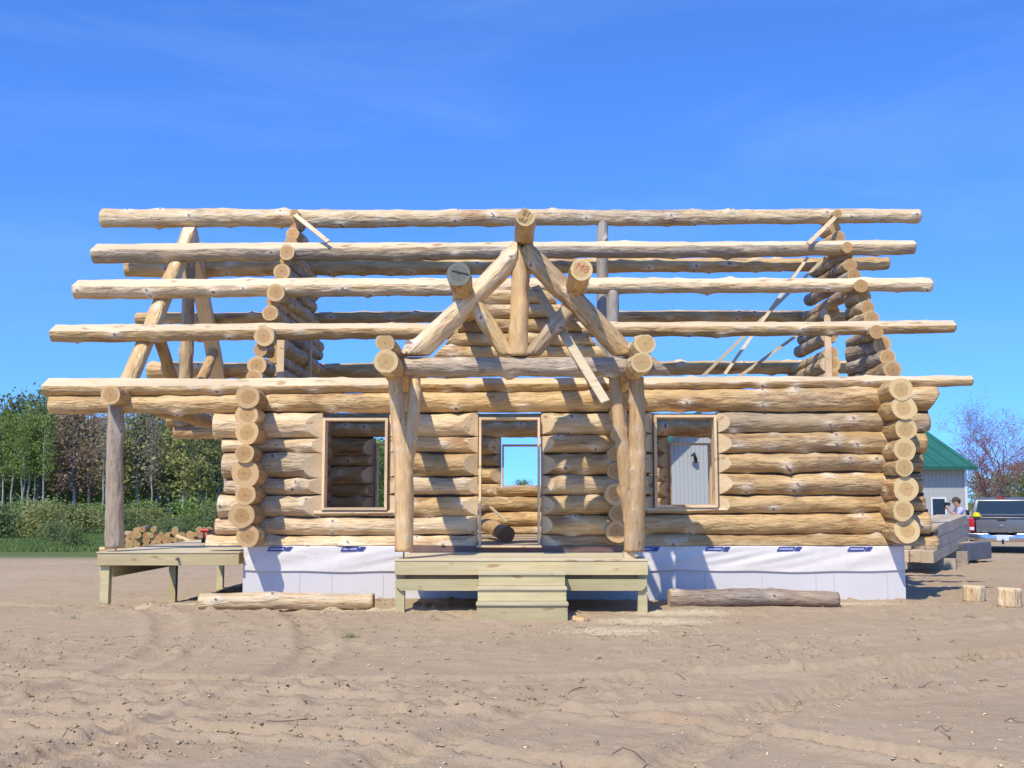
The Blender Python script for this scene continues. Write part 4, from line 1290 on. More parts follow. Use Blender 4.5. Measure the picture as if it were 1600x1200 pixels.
for sgn, ya in ((1, GYF - 0.5), (-1, GYB + 0.5)):
    mb.add([(GX0 - 3, ya, ZEv + 0.03), (GX1 + 0.28, ya, ZEv + 0.03), (GX1 + 0.28, ym, zr_ + 0.03), (GX0 - 3, ym, zr_ + 0.03),
            (GX0 - 3, ya, ZEv - 0.05), (GX1 + 0.28, ya, ZEv - 0.05), (GX1 + 0.28, ym, zr_ - 0.05), (GX0 - 3, ym, zr_ - 0.05)],
           [(0, 1, 2, 3), (4, 5, 6, 7), (0, 1, 5, 4), (1, 2, 6, 5), (0, 3, 7, 4)])
roof = mb.build('roof', M_GREEN, gar)
x = GX0 - 2.9
while x < GX1 + 0.25:
    MB().bar((x, GYF - 0.49, ZEv + 0.048), (x, ym, zr_ + 0.048), 0.03, 0.03).build('roof_seam', M_GREEN, roof); x += 0.6
MB().box(((GX0 - 3 + GX1 + 0.28) / 2, GYF - 0.52, ZEv - 0.03), (GX1 - GX0 + 3.28, 0.03, 0.14)).build('fascia', M_GREEND, gar)
wx, wz = xat(1466, GYF), zat(795, GYF)
win = MB().box((wx, GYF - 0.03, wz), (0.50, 0.03, 0.80)).build('window', M_DARKG, gar)
for s in (-1, 1):
    MB().box((wx + s * 0.285, GYF - 0.035, wz), (0.07, 0.05, 0.94)).build('window_trim', M_TRIMW, win)
    MB().box((wx, GYF - 0.035, wz + s * 0.435), (0.498, 0.05, 0.07)).build('window_trim', M_TRIMW, win)
# front gable wing
WX0, WX1, WY, WXC = 4.95, 9.45, 43.2, 7.2
wz0 = 2.9; wap = wz0 + (WXC - WX0) * 0.95
mb = MB(); mb.add(*ribbed(WX0, WX1, WY, lambda x: wap - abs(x - WXC) * 0.95 - 0.05, g0)); mb.build('gable_wall', M_SIDE, gar)
mb = MB()
mb.box((WX0 + 0.02, WY + 3.05, (wz0 + g0) / 2), (0.06, 6.0, wz0 - g0 - 0.1)); mb.box((WX1 - 0.02, WY + 3.05, (wz0 + g0) / 2), (0.06, 6.0, wz0 - g0 - 0.1)); mb.build('side_wall', M_SIDE, gar)
mb = MB()
for s in (-1, 1):
    e = Vector((WXC + s * 2.75, 0, wap - 2.75 * 0.95 + 0.03)); t_ = Vector((WXC, 0, wap + 0.03))
    vs = []
    for yy in (WY - 0.55, WY + 7.5):
        vs += [(e.x, yy, e.z), (t_.x, yy, t_.z), (t_.x, yy, t_.z - 0.13), (e.x, yy, e.z - 0.13)]
    mb.add(vs, [(0, 1, 2, 3), (4, 5, 6, 7), (0, 1, 5, 4), (3, 2, 6, 7), (0, 3, 7, 4)])
mb.build('gable_roof', M_GREEN, gar)
lp = at(1085, 714, WY - 0.1)
lam = MB()
lam.box((lp.x + 0.03, WY - 0.04, lp.z), (0.10, 0.05, 0.16)); lam.tube([(lp.x + 0.03, WY - 0.06, lp.z + 0.10), (lp.x, WY - 0.18, lp.z + 0.16), (lp.x - 0.06, WY - 0.26, lp.z + 0.12)], 0.02, 8)
lam.tube([(lp.x - 0.06, WY - 0.26, lp.z + 0.12), (lp.x - 0.06, WY - 0.26, lp.z + 0.02)], [0.05, 0.13], 12)
lam.tube([(lp.x + 0.05, WY - 0.12, lp.z - 0.05), (lp.x + 0.05, WY - 0.14, lp.z - 0.22)], [0.07, 0.05], 10)
lam.build('wall_lamp', M_BLK, gar)

# ------------------------------------------------------------------ pickup
M_PAINT = plain('grey_truck_paint', (0.17, 0.173, 0.172), 0.36, 0.5, 0.45, 3.0, 0.05)
M_CHROME = plain('chrome', (0.55, 0.56, 0.58), 0.18, 0.5, 0.95, 3.0, 0.05)
M_TAIL = plain('red_lens', (0.45, 0.015, 0.015), 0.25, 0.5)
M_RUB = plain('tyre_rubber', (0.022, 0.022, 0.022), 0.8)
M_GLS = plain('truck_glass', (0.02, 0.03, 0.032), 0.06, 0.7)
M_PLATE = plain('plate', (0.55, 0.62, 0.75), 0.4)
TX, TY = xat(1566, 34.6, 0.8), 34.6
tz = gh(TX, TY)
MT = Matrix.Translation((TX, TY, tz)) @ Matrix.Rotation(-math.atan2(TX, TY), 4, 'Z')
tr = thing('pickup_truck', 'dark grey pickup truck seen from behind at the right edge', 'truck', (TX, TY, tz))
def tp(mb, name, mat, parent=tr, bev=0.0, seg=3):
    o = mb.build(name, mat, parent, MT, local=True)
    if bev:
        b = o.modifiers.new('bevel', 'BEVEL'); b.width = bev; b.segments = seg; b.limit_method = 'ANGLE'
        for p_ in o.data.polygons: p_.use_smooth = True
    return o
# body: lower shell with wheel arches (side profile extruded)
prof = [(0.02, 0.52), (0.02, 1.10), (1.95, 1.12), (1.95, 1.16), (3.75, 1.16), (5.35, 1.06), (5.5, 0.9), (5.5, 0.45), (4.95, 0.45)]
for a in np.linspace(0, math.pi, 9): prof.append((4.45 + 0.45 * math.cos(a), 0.45 + 0.42 * math.sin(a)))
prof += [(3.9, 0.42), (1.75, 0.42)]
for a in np.linspace(0, math.pi, 9): prof.append((1.2 + 0.45 * math.cos(a), 0.45 + 0.42 * math.sin(a)))
prof += [(0.7, 0.5)]
for sx in (-1, 1):
    mb = MB(); mb.prism(prof, 'X', sx * 0.90, sx * 1.0); tp(mb, 'body_side', M_PAINT, bev=0.03)
mb = MB(); mb.box((0, 2.9, 0.75), (1.84, 4.9, 0.45)); tp(mb, 'chassis', M_BLK)
mb = MB(); mb.box((0, 4.55, 1.05), (1.82, 1.5, 0.12)); tp(mb, 'hood', M_PAINT, bev=0.03)
tg = MB(); tg.box((0, 0.05, 0.875), (1.50, 0.07, 0.46)); tg = tp(tg, 'tailgate', M_PAINT, bev=0.02)
mb = MB(); mb.box((0, 0.035, 1.095), (1.60, 0.11, 0.05)); tp(mb, 'tailgate_lip', M_PAINT, tg, bev=0.015)
mb = MB(); mb.box((0, 0.005, 1.035), (0.24, 0.03, 0.05)); tp(mb, 'tailgate_handle', M_BLK, tg, bev=0.008)
mb = MB(); mb.box((-0.02, 0.0, 0.86), (0.10, 0.02, 0.05)); tp(mb, 'badge', M_CHROME, tg)
for sx in (-1, 1):
    mb = MB(); mb.box((sx * 0.865, 0.035, 0.88), (0.16, 0.09, 0.42)); tp(mb, 'tail_light', M_TAIL, bev=0.02)
    mb = MB(); mb.box((sx * 0.865, -0.012, 0.76), (0.13, 0.02, 0.09)); tp(mb, 'reversing_light', M_PLATE)
bp = MB(); bp.prism([(-0.99, 0.42), (-0.99, 0.62), (-0.4, 0.62), (-0.33, 0.56), (0.33, 0.56), (0.4, 0.62), (0.99, 0.62), (0.99, 0.42), (0.6, 0.36), (-0.6, 0.36)], 'Y', -0.15, 0.02); bp = tp(bp, 'bumper', M_CHROME, bev=0.02)
mb = MB(); mb.box((0, -0.162, 0.49), (0.34, 0.012, 0.17)); tp(mb, 'licence_plate', M_PLATE, bp)
mb = MB(); mb.box((0, -0.13, 0.33), (0.07, 0.2, 0.07)); mb.tube([(0, -0.2, 0.36), (0, -0.2, 0.44)], 0.03, 8); tp(mb, 'tow_hitch', M_BLK, bp)
cab = [(1.98, 1.14), (2.12, 1.66), (2.35, 1.74), (3.1, 1.74), (3.85, 1.14)]
mb = MB()
vs = []
for y_, z_ in cab:
    w = 0.93 if z_ < 1.2 else (0.78 if z_ < 1.7 else 0.70)
    vs += [(-w, y_, z_), (w, y_, z_)]
mb.add(vs, [(0, 1, 3, 2), (2, 3, 5, 4), (4, 5, 7, 6), (6, 7, 9, 8), (0, 2, 4, 6, 8), (1, 3, 5, 7, 9), (0, 1, 9, 8)])
cabo = tp(mb, 'cab', M_PAINT, bev=0.03)
mb = MB(); mb.add([(-0.78, 1.985, 1.20), (0.78, 1.985, 1.20), (0.69, 2.10, 1.62), (-0.69, 2.10, 1.62)], [(0, 1, 2, 3)])
tp(mb, 'rear_window', M_GLS, cabo)
mb = MB(); mb.box((0, 2.22, 1.72), (0.26, 0.05, 0.035)); tp(mb, 'brake_light', M_TAIL, cabo)
for sx in (-1, 1):
    mb = MB(); mb.add([(sx * 0.925, 2.25, 1.20), (sx * 0.925, 3.65, 1.20), (sx * 0.78, 3.15, 1.62), (sx * 0.79, 2.4, 1.62)], [(0, 1, 2, 3)]); tp(mb, 'side_window', M_GLS, cabo)
    mb = MB(); mb.box((sx * 1.10, 3.45, 1.22), (0.2, 0.1, 0.19)); tp(mb, 'mirror', M_BLK, cabo, bev=0.02)
for sx in (-1, 1):
    for y_ in (1.2, 4.45):
        mb = MB(); c = []
        n = 24
        for xx, rr_ in ((0.0, 0.25), (0.0, 0.34), (0.03, 0.375), (0.21, 0.375), (0.24, 0.34), (0.24, 0.25)): c.append((xx, rr_))
        vs = []; fs = []
        for xx, rr_ in c:
            for k in range(n):
                vs.append((sx * (0.985 - xx), y_ + rr_ * math.cos(2 * math.pi * k / n), 0.375 + rr_ * math.sin(2 * math.pi * k / n)))
        for i in range(len(c) - 1):
            for k in range(n): fs.append((i * n + k, i * n + (k + 1) % n, (i + 1) * n + (k + 1) % n, (i + 1) * n + k))
        mb.add(vs, fs, 0, True); wh = tp(mb, 'wheel', M_RUB)
        mb = MB(); mb.tube([(sx * 0.95, y_, 0.375), (sx * 0.80, y_, 0.375)], 0.252, 20); tp(mb, 'rim', M_CHROME, wh)
tx = writing('F150', tg, MT @ Vector((-0.53, 0.008, 0.845)), 0.10, 0.0, M_CHROME, 'lettering')
# hard hat on the bed rail
M_YEL = plain('yellow_plastic', (0.62, 0.52, 0.01), 0.4)
hp = MT @ Vector((-0.72, 0.10, 1.12))
hh = thing('hard_hat', 'yellow hard hat resting on top of the pickup tailgate', 'hard hat', hp)
mb = MB(); vs = []; fs = []; n = 16
for i in range(6):
    a = math.pi / 2 * i / 5
    for k in range(n): vs.append(hp + Vector((0.125 * math.cos(a) * math.cos(2 * math.pi * k / n), 0.15 * math.cos(a) * math.sin(2 * math.pi * k / n), 0.02 + 0.13 * math.sin(a))))
for i in range(5):
    for k in range(n): fs.append((i * n + k, i * n + (k + 1) % n, (i + 1) * n + (k + 1) % n, (i + 1) * n + k))
mb.add(vs, fs, 0, True); mb.build('shell', M_YEL, hh)
mb = MB(); mb.tube([hp + Vector((0, -0.02, 0.012)), hp + Vector((0, -0.02, 0.022))], [0.165, 0.155], 18); mb.build('brim', M_YEL, hh)

# ------------------------------------------------------------------ person
PX, PY = xat(1504, 32.6, 1.4), 32.6
pz = gh(PX, PY)
J = {  # facing -X, slightly stooped, one arm raised
 'pel': (0, 0, 0.93), 'spi': (-0.03, 0, 1.12), 'che': (-0.09, 0, 1.31), 'nek': (-0.13, 0, 1.43), 'hd0': (-0.165, 0, 1.50), 'hd1': (-0.19, 0, 1.59), 'hd2': (-0.175, 0, 1.67),
 'shl': (-0.10, -0.18, 1.37), 'ell': (-0.28, -0.23, 1.17), 'wrl': (-0.47, -0.16, 1.36), 'pal': (-0.515, -0.14, 1.42),
 'shr': (-0.10, 0.18, 1.37), 'elr': (-0.22, 0.23, 1.10), 'wrr': (-0.45, 0.14, 1.12), 'par': (-0.52, 0.12, 1.13),
 'hil': (0.0, -0.10, 0.88), 'knl': (-0.06, -0.12, 0.48), 'anl': (0.05, -0.12, 0.09), 'tol': (-0.13, -0.13, 0.04),
 'hir': (0.0, 0.10, 0.88), 'knr': (-0.01, 0.13, 0.48), 'anr': (0.12, 0.13, 0.09), 'tor': (-0.06, 0.14, 0.04)}
RAD = dict(pel=.155, spi=.14, che=.16, nek=.062, hd0=.075, hd1=.10, hd2=.078, shl=.075, ell=.048, wrl=.032, pal=.036, shr=.075, elr=.048, wrr=.032, par=.036,
           hil=.10, knl=.068, anl=.048, tol=.04, hir=.10, knr=.068, anr=.048, tor=.04)
E = [('pel', 'spi', 1), ('spi', 'che', 1), ('che', 'nek', 1), ('nek', 'hd0', 0), ('hd0', 'hd1', 0), ('hd1', 'hd2', 0), ('che', 'shl', 1), ('shl', 'ell', 1), ('ell', 'wrl', 0), ('wrl', 'pal', 0),
     ('che', 'shr', 1), ('shr', 'elr', 1), ('elr', 'wrr', 0), ('wrr', 'par', 0), ('pel', 'hil', 2), ('hil', 'knl', 2), ('knl', 'anl', 2), ('anl', 'tol', 3),
     ('pel', 'hir', 2), ('hir', 'knr', 2), ('knr', 'anr', 2), ('anr', 'tor', 3)]
for s, base in (('l', 'pal'), ('r', 'par')):
    b = Vector(J[base])
    for k in range(5):
        dy = (k - 2) * 0.017
        f1 = b + (Vector((-0.045, dy, 0.012)) if k else Vector((-0.01, -0.045, 0.02)))
        f2 = f1 + (Vector((-0.012, dy * 0.2, -0.035 - 0.004 * (k % 3))) if k else Vector((-0.03, 0.0, 0.012)))
        J['f%s%da' % (s, k)] = tuple(f1); J['f%s%db' % (s, k)] = tuple(f2)
        RAD['f%s%da' % (s, k)] = 0.0095; RAD['f%s%db' % (s, k)] = 0.008
        E += [(base, 'f%s%da' % (s, k), 0), ('f%s%da' % (s, k), 'f%s%db' % (s, k), 0)]
keys = list(J); ix = {k: i for i, k in enumerate(keys)}
me = bpy.data.meshes.new('body'); me.from_pydata([J[k] for k in keys], [(ix[a], ix[b]) for a, b, _ in E], [])
tmp = bpy.data.objects.new('tmp_body', me); COL.objects.link(tmp)
tmp.modifiers.new('skin', 'SKIN')
for k in keys:
    sv = me.skin_vertices[0].data[ix[k]]; sv.radius = (RAD[k], RAD[k] * (1.15 if k in ('che', 'spi', 'pel') else 1.0)); sv.use_root = (k == 'pel')
ss = tmp.modifiers.new('sub', 'SUBSURF'); ss.levels = 2; ss.render_levels = 2
bpy.context.view_layer.update()
bme = bpy.data.meshes.new_from_object(tmp.evaluated_get(bpy.context.evaluated_depsgraph_get()))
bpy.data.objects.remove(tmp)
pmi = []
for pl in bme.polygons:
    c = pl.center; best = None
    for a, b, m in E:
        A0, B0 = Vector(J[a]), Vector(J[b]); d = B0 - A0
        t_ = max(0, min(1, (c - A0).dot(d) / d.length_squared)); dd = (c - A0 - d * t_).length - 0.5 * (RAD[a] + (RAD[b] - RAD[a]) * t_)
        if best is None or dd < best[0]:
            mm = m
            if (a, b) in (('shl', 'ell'), ('shr', 'elr')) and t_ > 0.62: mm = 0
            if (a, b) == ('che', 'nek') and t_ > 0.75: mm = 0
            if (a, b) == ('pel', 'spi') and t_ < 0.2: mm = 2
            best = (dd, mm)
    pmi.append(best[1])
M_SKIN = plain('skin', (0.50, 0.27, 0.18), 0.6); M_SHIRT = plain('light_blue_shirt', (0.42, 0.46, 0.62), 0.8, 0.2, nscale=14, var=0.15, bump=0.3)
M_JEAN = plain('blue_jeans', (0.025, 0.045, 0.13), 0.85, 0.2, nscale=20, var=0.2); M_SHOE = plain('work_boots', (0.09, 0.055, 0.03), 0.7); M_CAP = plain('olive_cap', (0.07, 0.065, 0.045), 0.85)
MPn = Matrix.Translation((PX, PY, pz - 0.0))
person = thing('person', 'person in light blue shirt, dark cap and jeans working behind the timber stack', 'person', (PX, PY, pz))
bme.materials.clear()
mesh_obj('body', bme, [M_SKIN, M_SHIRT, M_JEAN, M_SHOE], person, MPn)
bme.polygons.foreach_set('material_index', pmi); bme.polygons.foreach_set('use_smooth', [True] * len(pmi))
hc = Vector(J['hd1']) + Vector((0.005, 0, 0.03))
mb = MB(); vs = []; fs = []; n = 18
for i in range(7):
    a = math.pi / 2 * i / 6
    for k in range(n): vs.append(hc + Vector((0.118 * math.cos(a) * math.cos(2 * math.pi * k / n), 0.105 * math.cos(a) * math.sin(2 * math.pi * k / n), 0.12 * math.sin(a))))
for i in range(6):
    for k in range(n): fs.append((i * n + k, i * n + (k + 1) % n, (i + 1) * n + (k + 1) % n, (i + 1) * n + k))
mb.add(vs, fs, 0, True)
vs = [hc + Vector((-0.09, -0.085, 0.01)), hc + Vector((-0.20, -0.055, -0.012)), hc + Vector((-0.215, 0, -0.012)), hc + Vector((-0.20, 0.055, -0.012)), hc + Vector((-0.09, 0.085, 0.01))]
mb.add(vs + [v + Vector((0, 0, 0.012)) for v in vs], [(0, 1, 2, 3, 4), (5, 6, 7, 8, 9), (0, 1, 6, 5), (1, 2, 7, 6), (2, 3, 8, 7), (3, 4, 9, 8)])
mb.build('cap', M_CAP, person, MPn, local=True)
mb = MB(); mb.tube([hc + Vector((0.03, 0, 0.02)), hc + Vector((0.05, 0, -0.045)), hc + Vector((0.04, 0, -0.10))], [0.105, 0.085, 0.05], 14); mb.build('hair', plain('brown_hair', (0.06, 0.035, 0.02), 0.8), person, MPn, local=True)
mb = MB(); mb.tube([hc + Vector((-0.085, 0, -0.015)), hc + Vector((-0.128, 0, -0.05)), hc + Vector((-0.09, 0, -0.06))], [0.012, 0.018, 0.012], 8); mb.build('nose', M_SKIN, person, MPn, local=True)
hw = MPn @ Vector(J['pal'])
tl = thing('power_tool', 'black power tool held up in front of the face of the person', 'tool', hw)
mb = MB(); mb.bar(hw + Vector((-0.07, 0, -0.06)), hw + Vector((-0.04, 0, 0.10)), 0.045, 0.05, up=(0, 1, 0), bev=0.008); mb.build('handle', M_BLK, tl)
mb = MB(); mb.bar(hw + Vector((-0.12, 0, 0.13)), hw + Vector((0.10, 0, 0.10)), 0.08, 0.09, bev=0.012); mb.build('housing', M_BLK, tl)
mb = MB(); mb.tube([hw + Vector((-0.02, 0, 0.17)), hw + Vector((-0.02, 0, 0.25))], [0.035, 0.03], 10); mb.build('canister', M_TRIMW, tl)

# ------------------------------------------------------------------ trees and shrubs
def leaf_mat(name, a, b, trans=0.5):
    t = NT(name)
    tn = t.attr('tint')
    col = t.mix(tn, a, b)
    col = t.mix(1.0, col, t.rng(t.rand(), 0, 1, 0.8, 1.2), 'MULTIPLY')
    df = t.n('ShaderNodeBsdfDiffuse'); t.l(col, df.inputs[0])
    tl_ = t.n('ShaderNodeBsdfTranslucent'); t.l(col, tl_.inputs[0])
    mx = t.n('ShaderNodeMixShader'); mx.inputs[0].default_value = trans
    t.l(df.outputs[0], mx.inputs[1]); t.l(tl_.outputs[0], mx.inputs[2]); t.l(mx.outputs[0], t.out.inputs[0])
    return t.mat
L_GREEN = leaf_mat('leaves_green', (0.20, 0.28, 0.075), (0.34, 0.43, 0.13))
L_DARK = leaf_mat('leaves_dark_green', (0.17, 0.22, 0.085), (0.27, 0.32, 0.125))
L_YEL = leaf_mat('leaves_yellow_green', (0.31, 0.33, 0.11), (0.48, 0.46, 0.19))
L_RED = leaf_mat('leaves_red_brown', (0.37, 0.255, 0.18), (0.50, 0.36, 0.25))
L_BRN = leaf_mat('buds_grey_brown', (0.38, 0.32, 0.235), (0.50, 0.43, 0.32))
L_BUD = leaf_mat('buds_dark_red', (0.26, 0.09, 0.10), (0.42, 0.20, 0.18))
def bark(name, a, b):
    t = NT(name); n = t.noise(t.coord((4, 4, 0.8), rnd=30), 1.5, 5, 0.6)
    t.bump(n, 0.4, 0.03)
    return t.fin(t.mix(t.rng(n, 0.35, 0.65), a, b), 0.9, 0.1)
B_DARK = bark('bark_dark', (0.055, 0.042, 0.032), (0.11, 0.085, 0.065))
B_PALE = bark('bark_pale', (0.42, 0.40, 0.36), (0.20, 0.185, 0.165))
B_PALE2 = bark('bark_red_grey', (0.27, 0.20, 0.18), (0.18, 0.13, 0.115))
B_GREY = bark('bark_grey', (0.16, 0.14, 0.125), (0.095, 0.08, 0.07))

def leaves_mesh(name, pts, size, rs):
    n = len(pts)
    d1 = rs.normal(size=(n, 3)); d1 /= np.linalg.norm(d1, axis=1)[:, None]
    d2 = np.cross(d1, rs.normal(size=(n, 3))); d2 /= np.linalg.norm(d2, axis=1)[:, None]
    s = size * rs.uniform(0.6, 1.3, (n, 1))
    a = pts - d1 * s; b = pts + d2 * s * 0.55; c = pts + d1 * s; d = pts - d2 * s * 0.55
    V = np.stack([a, b, c, d], 1).reshape(-1, 3)
    me = bpy.data.meshes.new(name)
    me.vertices.add(4 * n); me.vertices.foreach_set('co', V.ravel())
    me.loops.add(4 * n); me.loops.foreach_set('vertex_index', np.arange(4 * n))
    me.polygons.add(n); me.polygons.foreach_set('loop_start', np.arange(0, 4 * n, 4)); me.polygons.foreach_set('loop_total', np.full(n, 4))
    at_ = me.attributes.new('tint', 'FLOAT', 'POINT'); at_.data.foreach_set('value', np.repeat(rs.rand(n), 4).astype(np.float32))
    me.update()
    return me

def tree_meshes(seed, h, trunk_r, crown_w, base_frac, nleaf, leaf, nclump=26, spread=0.55, taper=0.6):
    """unit tree standing at the origin: trunk+limbs mesh, crown mesh"""
    rs = np.random.RandomState(seed)
    mb = MB()
    pts = [Vector((0, 0, -0.3))]; rad = [trunk_r * 1.2]
    lean = rs.normal(size=2) * 0.02 * h
    for k in range(1, 8):
        f = k / 7
        pts.append(Vector((lean[0] * f + rs.normal() * 0.01 * h, lean[1] * f + rs.normal() * 0.01 * h, h * 0.96 * f))); rad.append(trunk_r * (1 - 0.9 * f) + 0.01)
    mb.tube(pts, rad, 7)
    cl = []
    for k in range(nclump):
        f = base_frac + (1 - base_frac) * (k + rs.rand()) / nclump
        prof = math.sin(math.pi * min(1, max(0.0, (f - base_frac) / (1 - base_frac))) ** taper * 0.97 + 0.03) 
        R = crown_w * (0.25 + 0.75 * prof) * rs.uniform(0.3, 1.0)
        a = rs.rand() * 6.28
        c = Vector((R * math.cos(a) + lean[0] * f, R * math.sin(a) + lean[1] * f, h * f))
        cl.append(c)
        i = f * 7; i0 = min(6, int(i))
        st = pts[i0].lerp(pts[i0 + 1], i - i0) - Vector((0, 0, 0.12 * h * rs.rand()))
        if k % 2 == 0:
            md = st.lerp(c, 0.5) + Vector((0, 0, 0.02 * h))
            mb.tube([st, md, c], [trunk_r * 0.3 * (1.1 - f) + 0.012, trunk_r * 0.2 * (1.1 - f) + 0.01, 0.008], 4, cap=False)
    P = []
    per = nleaf // nclump
    for c in cl:
        sg = spread * crown_w * rs.uniform(0.35, 0.75)
        q = rs.normal(size=(per, 3)) * sg * np.array([1, 1, 0.62])
        P.append(q + np.array(c))
    P = np.concatenate(P); P = P[P[:, 2] > 0.15]
    return mb.mesh('trunk'), leaves_mesh('crown', P, leaf, rs)

def place_tree(name, tm, cm, bm_, lm, loc, sc, rz, label, cat, group):
    r_ = thing(name, label, cat, loc, group)
    M = Matrix.Translation(Vector(loc)) @ Matrix.Rotation(rz, 4, 'Z') @ Matrix.Diagonal((sc[0], sc[0], sc[1], 1))
    for nm, me_, mt in (('trunk', tm, bm_), ('crown', cm, lm)):
        o = bpy.data.objects.new(nm, me_)
        if not me_.materials: me_.materials.append(mt)
        link(o, r_, M)
        o.material_slots[0].link = 'OBJECT'; o.material_slots[0].material = mt
    return r_
TV = [tree_meshes(s, 10.0, 0.16, w, bf, n, lf, nc, sp, tp_) for s, w, bf, n, lf, nc, sp, tp_ in
      ((1, 1.9, 0.28, 2000, 0.17, 34, 0.55, 0.7), (2, 1.6, 0.36, 1700, 0.16, 30, 0.6, 0.6), (3, 2.2, 0.22, 2300, 0.18, 38, 0.5, 0.8), (4, 1.3, 0.45, 1100, 0.14, 24, 0.6, 0.6), (5, 1.8, 0.30, 1000, 0.13, 30, 0.7, 0.7))]
rr = random.Random(77)
KINDS = [('leafy_tree', L_GREEN, 'fresh green leafy tree in the wood at the far left'), ('leafy_tree', L_YEL, 'yellow green leafy tree in the wood at the far left'),
         ('maple_tree', L_RED, 'reddish brown tree in bud in the wood at the far left'), ('budding_tree', L_BRN, 'nearly bare grey brown tree in the wood at the far left'), ('leafy_tree', L_DARK, 'dark green leafy tree in the wood at the far left')]
def forest(n, Y0, Y1, x0, x1, hfun, kinds):
    for i in range(n):
        px = x0 + (x1 - x0) * (i + rr.random()) / n
        Y = rr.uniform(Y0, Y1)
        X = xat(px, Y)
        k = kinds(px, rr.random())
        nm, lm, lab = KINDS[k]
        v = TV[rr.choice((3, 4)) if k == 3 else rr.choice((0, 1, 2))]
        if k in (2,): v = TV[rr.choice((0, 4))]
        h = hfun(px) * rr.uniform(0.82, 1.08)
        place_tree(nm, v[0], v[1], B_PALE if rr.random() < 0.38 else B_GREY, lm, (X, Y, gh(X, Y)), (h / 10 * rr.uniform(0.9, 1.15), h / 10), rr.random() * 6.28, lab, 'tree', 'trees of the far left wood')
def kinds_near(px, u):
    if px < 75: return 0 if u < 0.62 else (4 if u < 0.85 else 3)
    if px < 110: return 2 if u < 0.35 else (1 if u < 0.7 else 4)
    if px < 185: return 1 if u < 0.5 else (4 if u < 0.75 else 2)
    if px < 230: return 4 if u < 0.5 else 3
    return 3 if u < 0.5 else (2 if u < 0.68 else (1 if u < 0.83 else 4))
hf = lambda px: (785 - (630 if px < 70 else (648 if px < 180 else (650 if px < 360 else 665)))) * 105 / FPX + 1.9
forest(26, 96, 106, -45, 355, hf, kinds_near)
forest(20, 108, 116, -50, 365, lambda px: hf(px) * 1.04, kinds_near)
forest(12, 100, 112, 365, 640, lambda px: hf(px) * 0.92, lambda px, u: 3 if u < 0.6 else 4)
# slim pale birches at the edge of the wood
for i, px in enumerate((3, 18, 33, 37, 54, 44, 236, 66, 160)):
    Y = 93 + rr.random() * 3; X = xat(px, Y)
    place_tree('birch_tree', TV[3][0], TV[3][1], B_PALE, L_GREEN if px < 80 else L_BRN, (X, Y, gh(X, Y)), (0.62, 0.92), rr.random() * 6, 'slim white stemmed birch at the edge of the left wood', 'tree', 'birches at the edge of the wood')
# the deep wood behind reads as one mass
rs = np.random.RandomState(9)
N = 26000
bx = rs.uniform(-62, -8, N); by = rs.uniform(114, 135, N)
top = np.array([hf(800 + x * FPX / y) for x, y in zip(bx, by)]) * 1.02
bz = top * (rs.rand(N) ** 0.8) * (0.82 + 0.5 * (vnoise(bx * 0.35, by * 0.35) + 0.2))
o = mesh_obj('woodland', leaves_mesh('woodland', np.stack([bx, by, bz - 0.3], -1), 0.42, rs), L_GREEN); tag(o, 'dense dark foliage of the deeper wood behind the left trees', 'woodland', kind='stuff')
# shrubs before the wood
SV = [tree_meshes(s, 1.9, 0.03, 1.0, 0.06, 1300, 0.085, 22, 0.6, 0.55) for s in (31, 32, 33)]
for i in range(30):
    px = -30 + 400 * (i + rr.random()) / 30
    Y = rr.uniform(56, 80); X = xat(px, Y); s = rr.uniform(0.4, 1.05)
    k = rr.random()
    lm, lab = (L_DARK, 'dark green shrub in front of the left wood') if k < 0.5 else ((L_GREEN, 'fresh green shrub in front of the left wood') if k < 0.72 else (L_YEL, 'yellow olive shrub in bud before the left wood'))
    v = SV[i % 3]
    place_tree('shrub', v[0], v[1], B_DARK, lm, (X, Y, gh(X, Y)), (s * 1.25, s), rr.random() * 6, lab, 'shrub', 'shrubs before the wood')
for px, py, Y, s in ((118, 853, 47, 0.75), (84, 848, 52, 0.9)):
    X = xat(px, Y)
    place_tree('shrub', SV[1][0], SV[1][1], B_DARK, L_DARK, (X, Y, gh(X, Y)), (s * 0.8, s * 0.55), 1.0, 'small dark %s shrub alone on the grass at left' % ('bushy' if px < 100 else 'upright'), 'shrub', 'shrubs before the wood')

# small tree seen through doorway and rear window
X = xat(813, 118)
place_tree('distant_tree', TV[0][0], TV[0][1], B_GREY, L_GREEN, (X, 118, -0.2), (0.75, 0.40), 1.0, 'small green treetop seen through the door and rear window', 'tree', None)

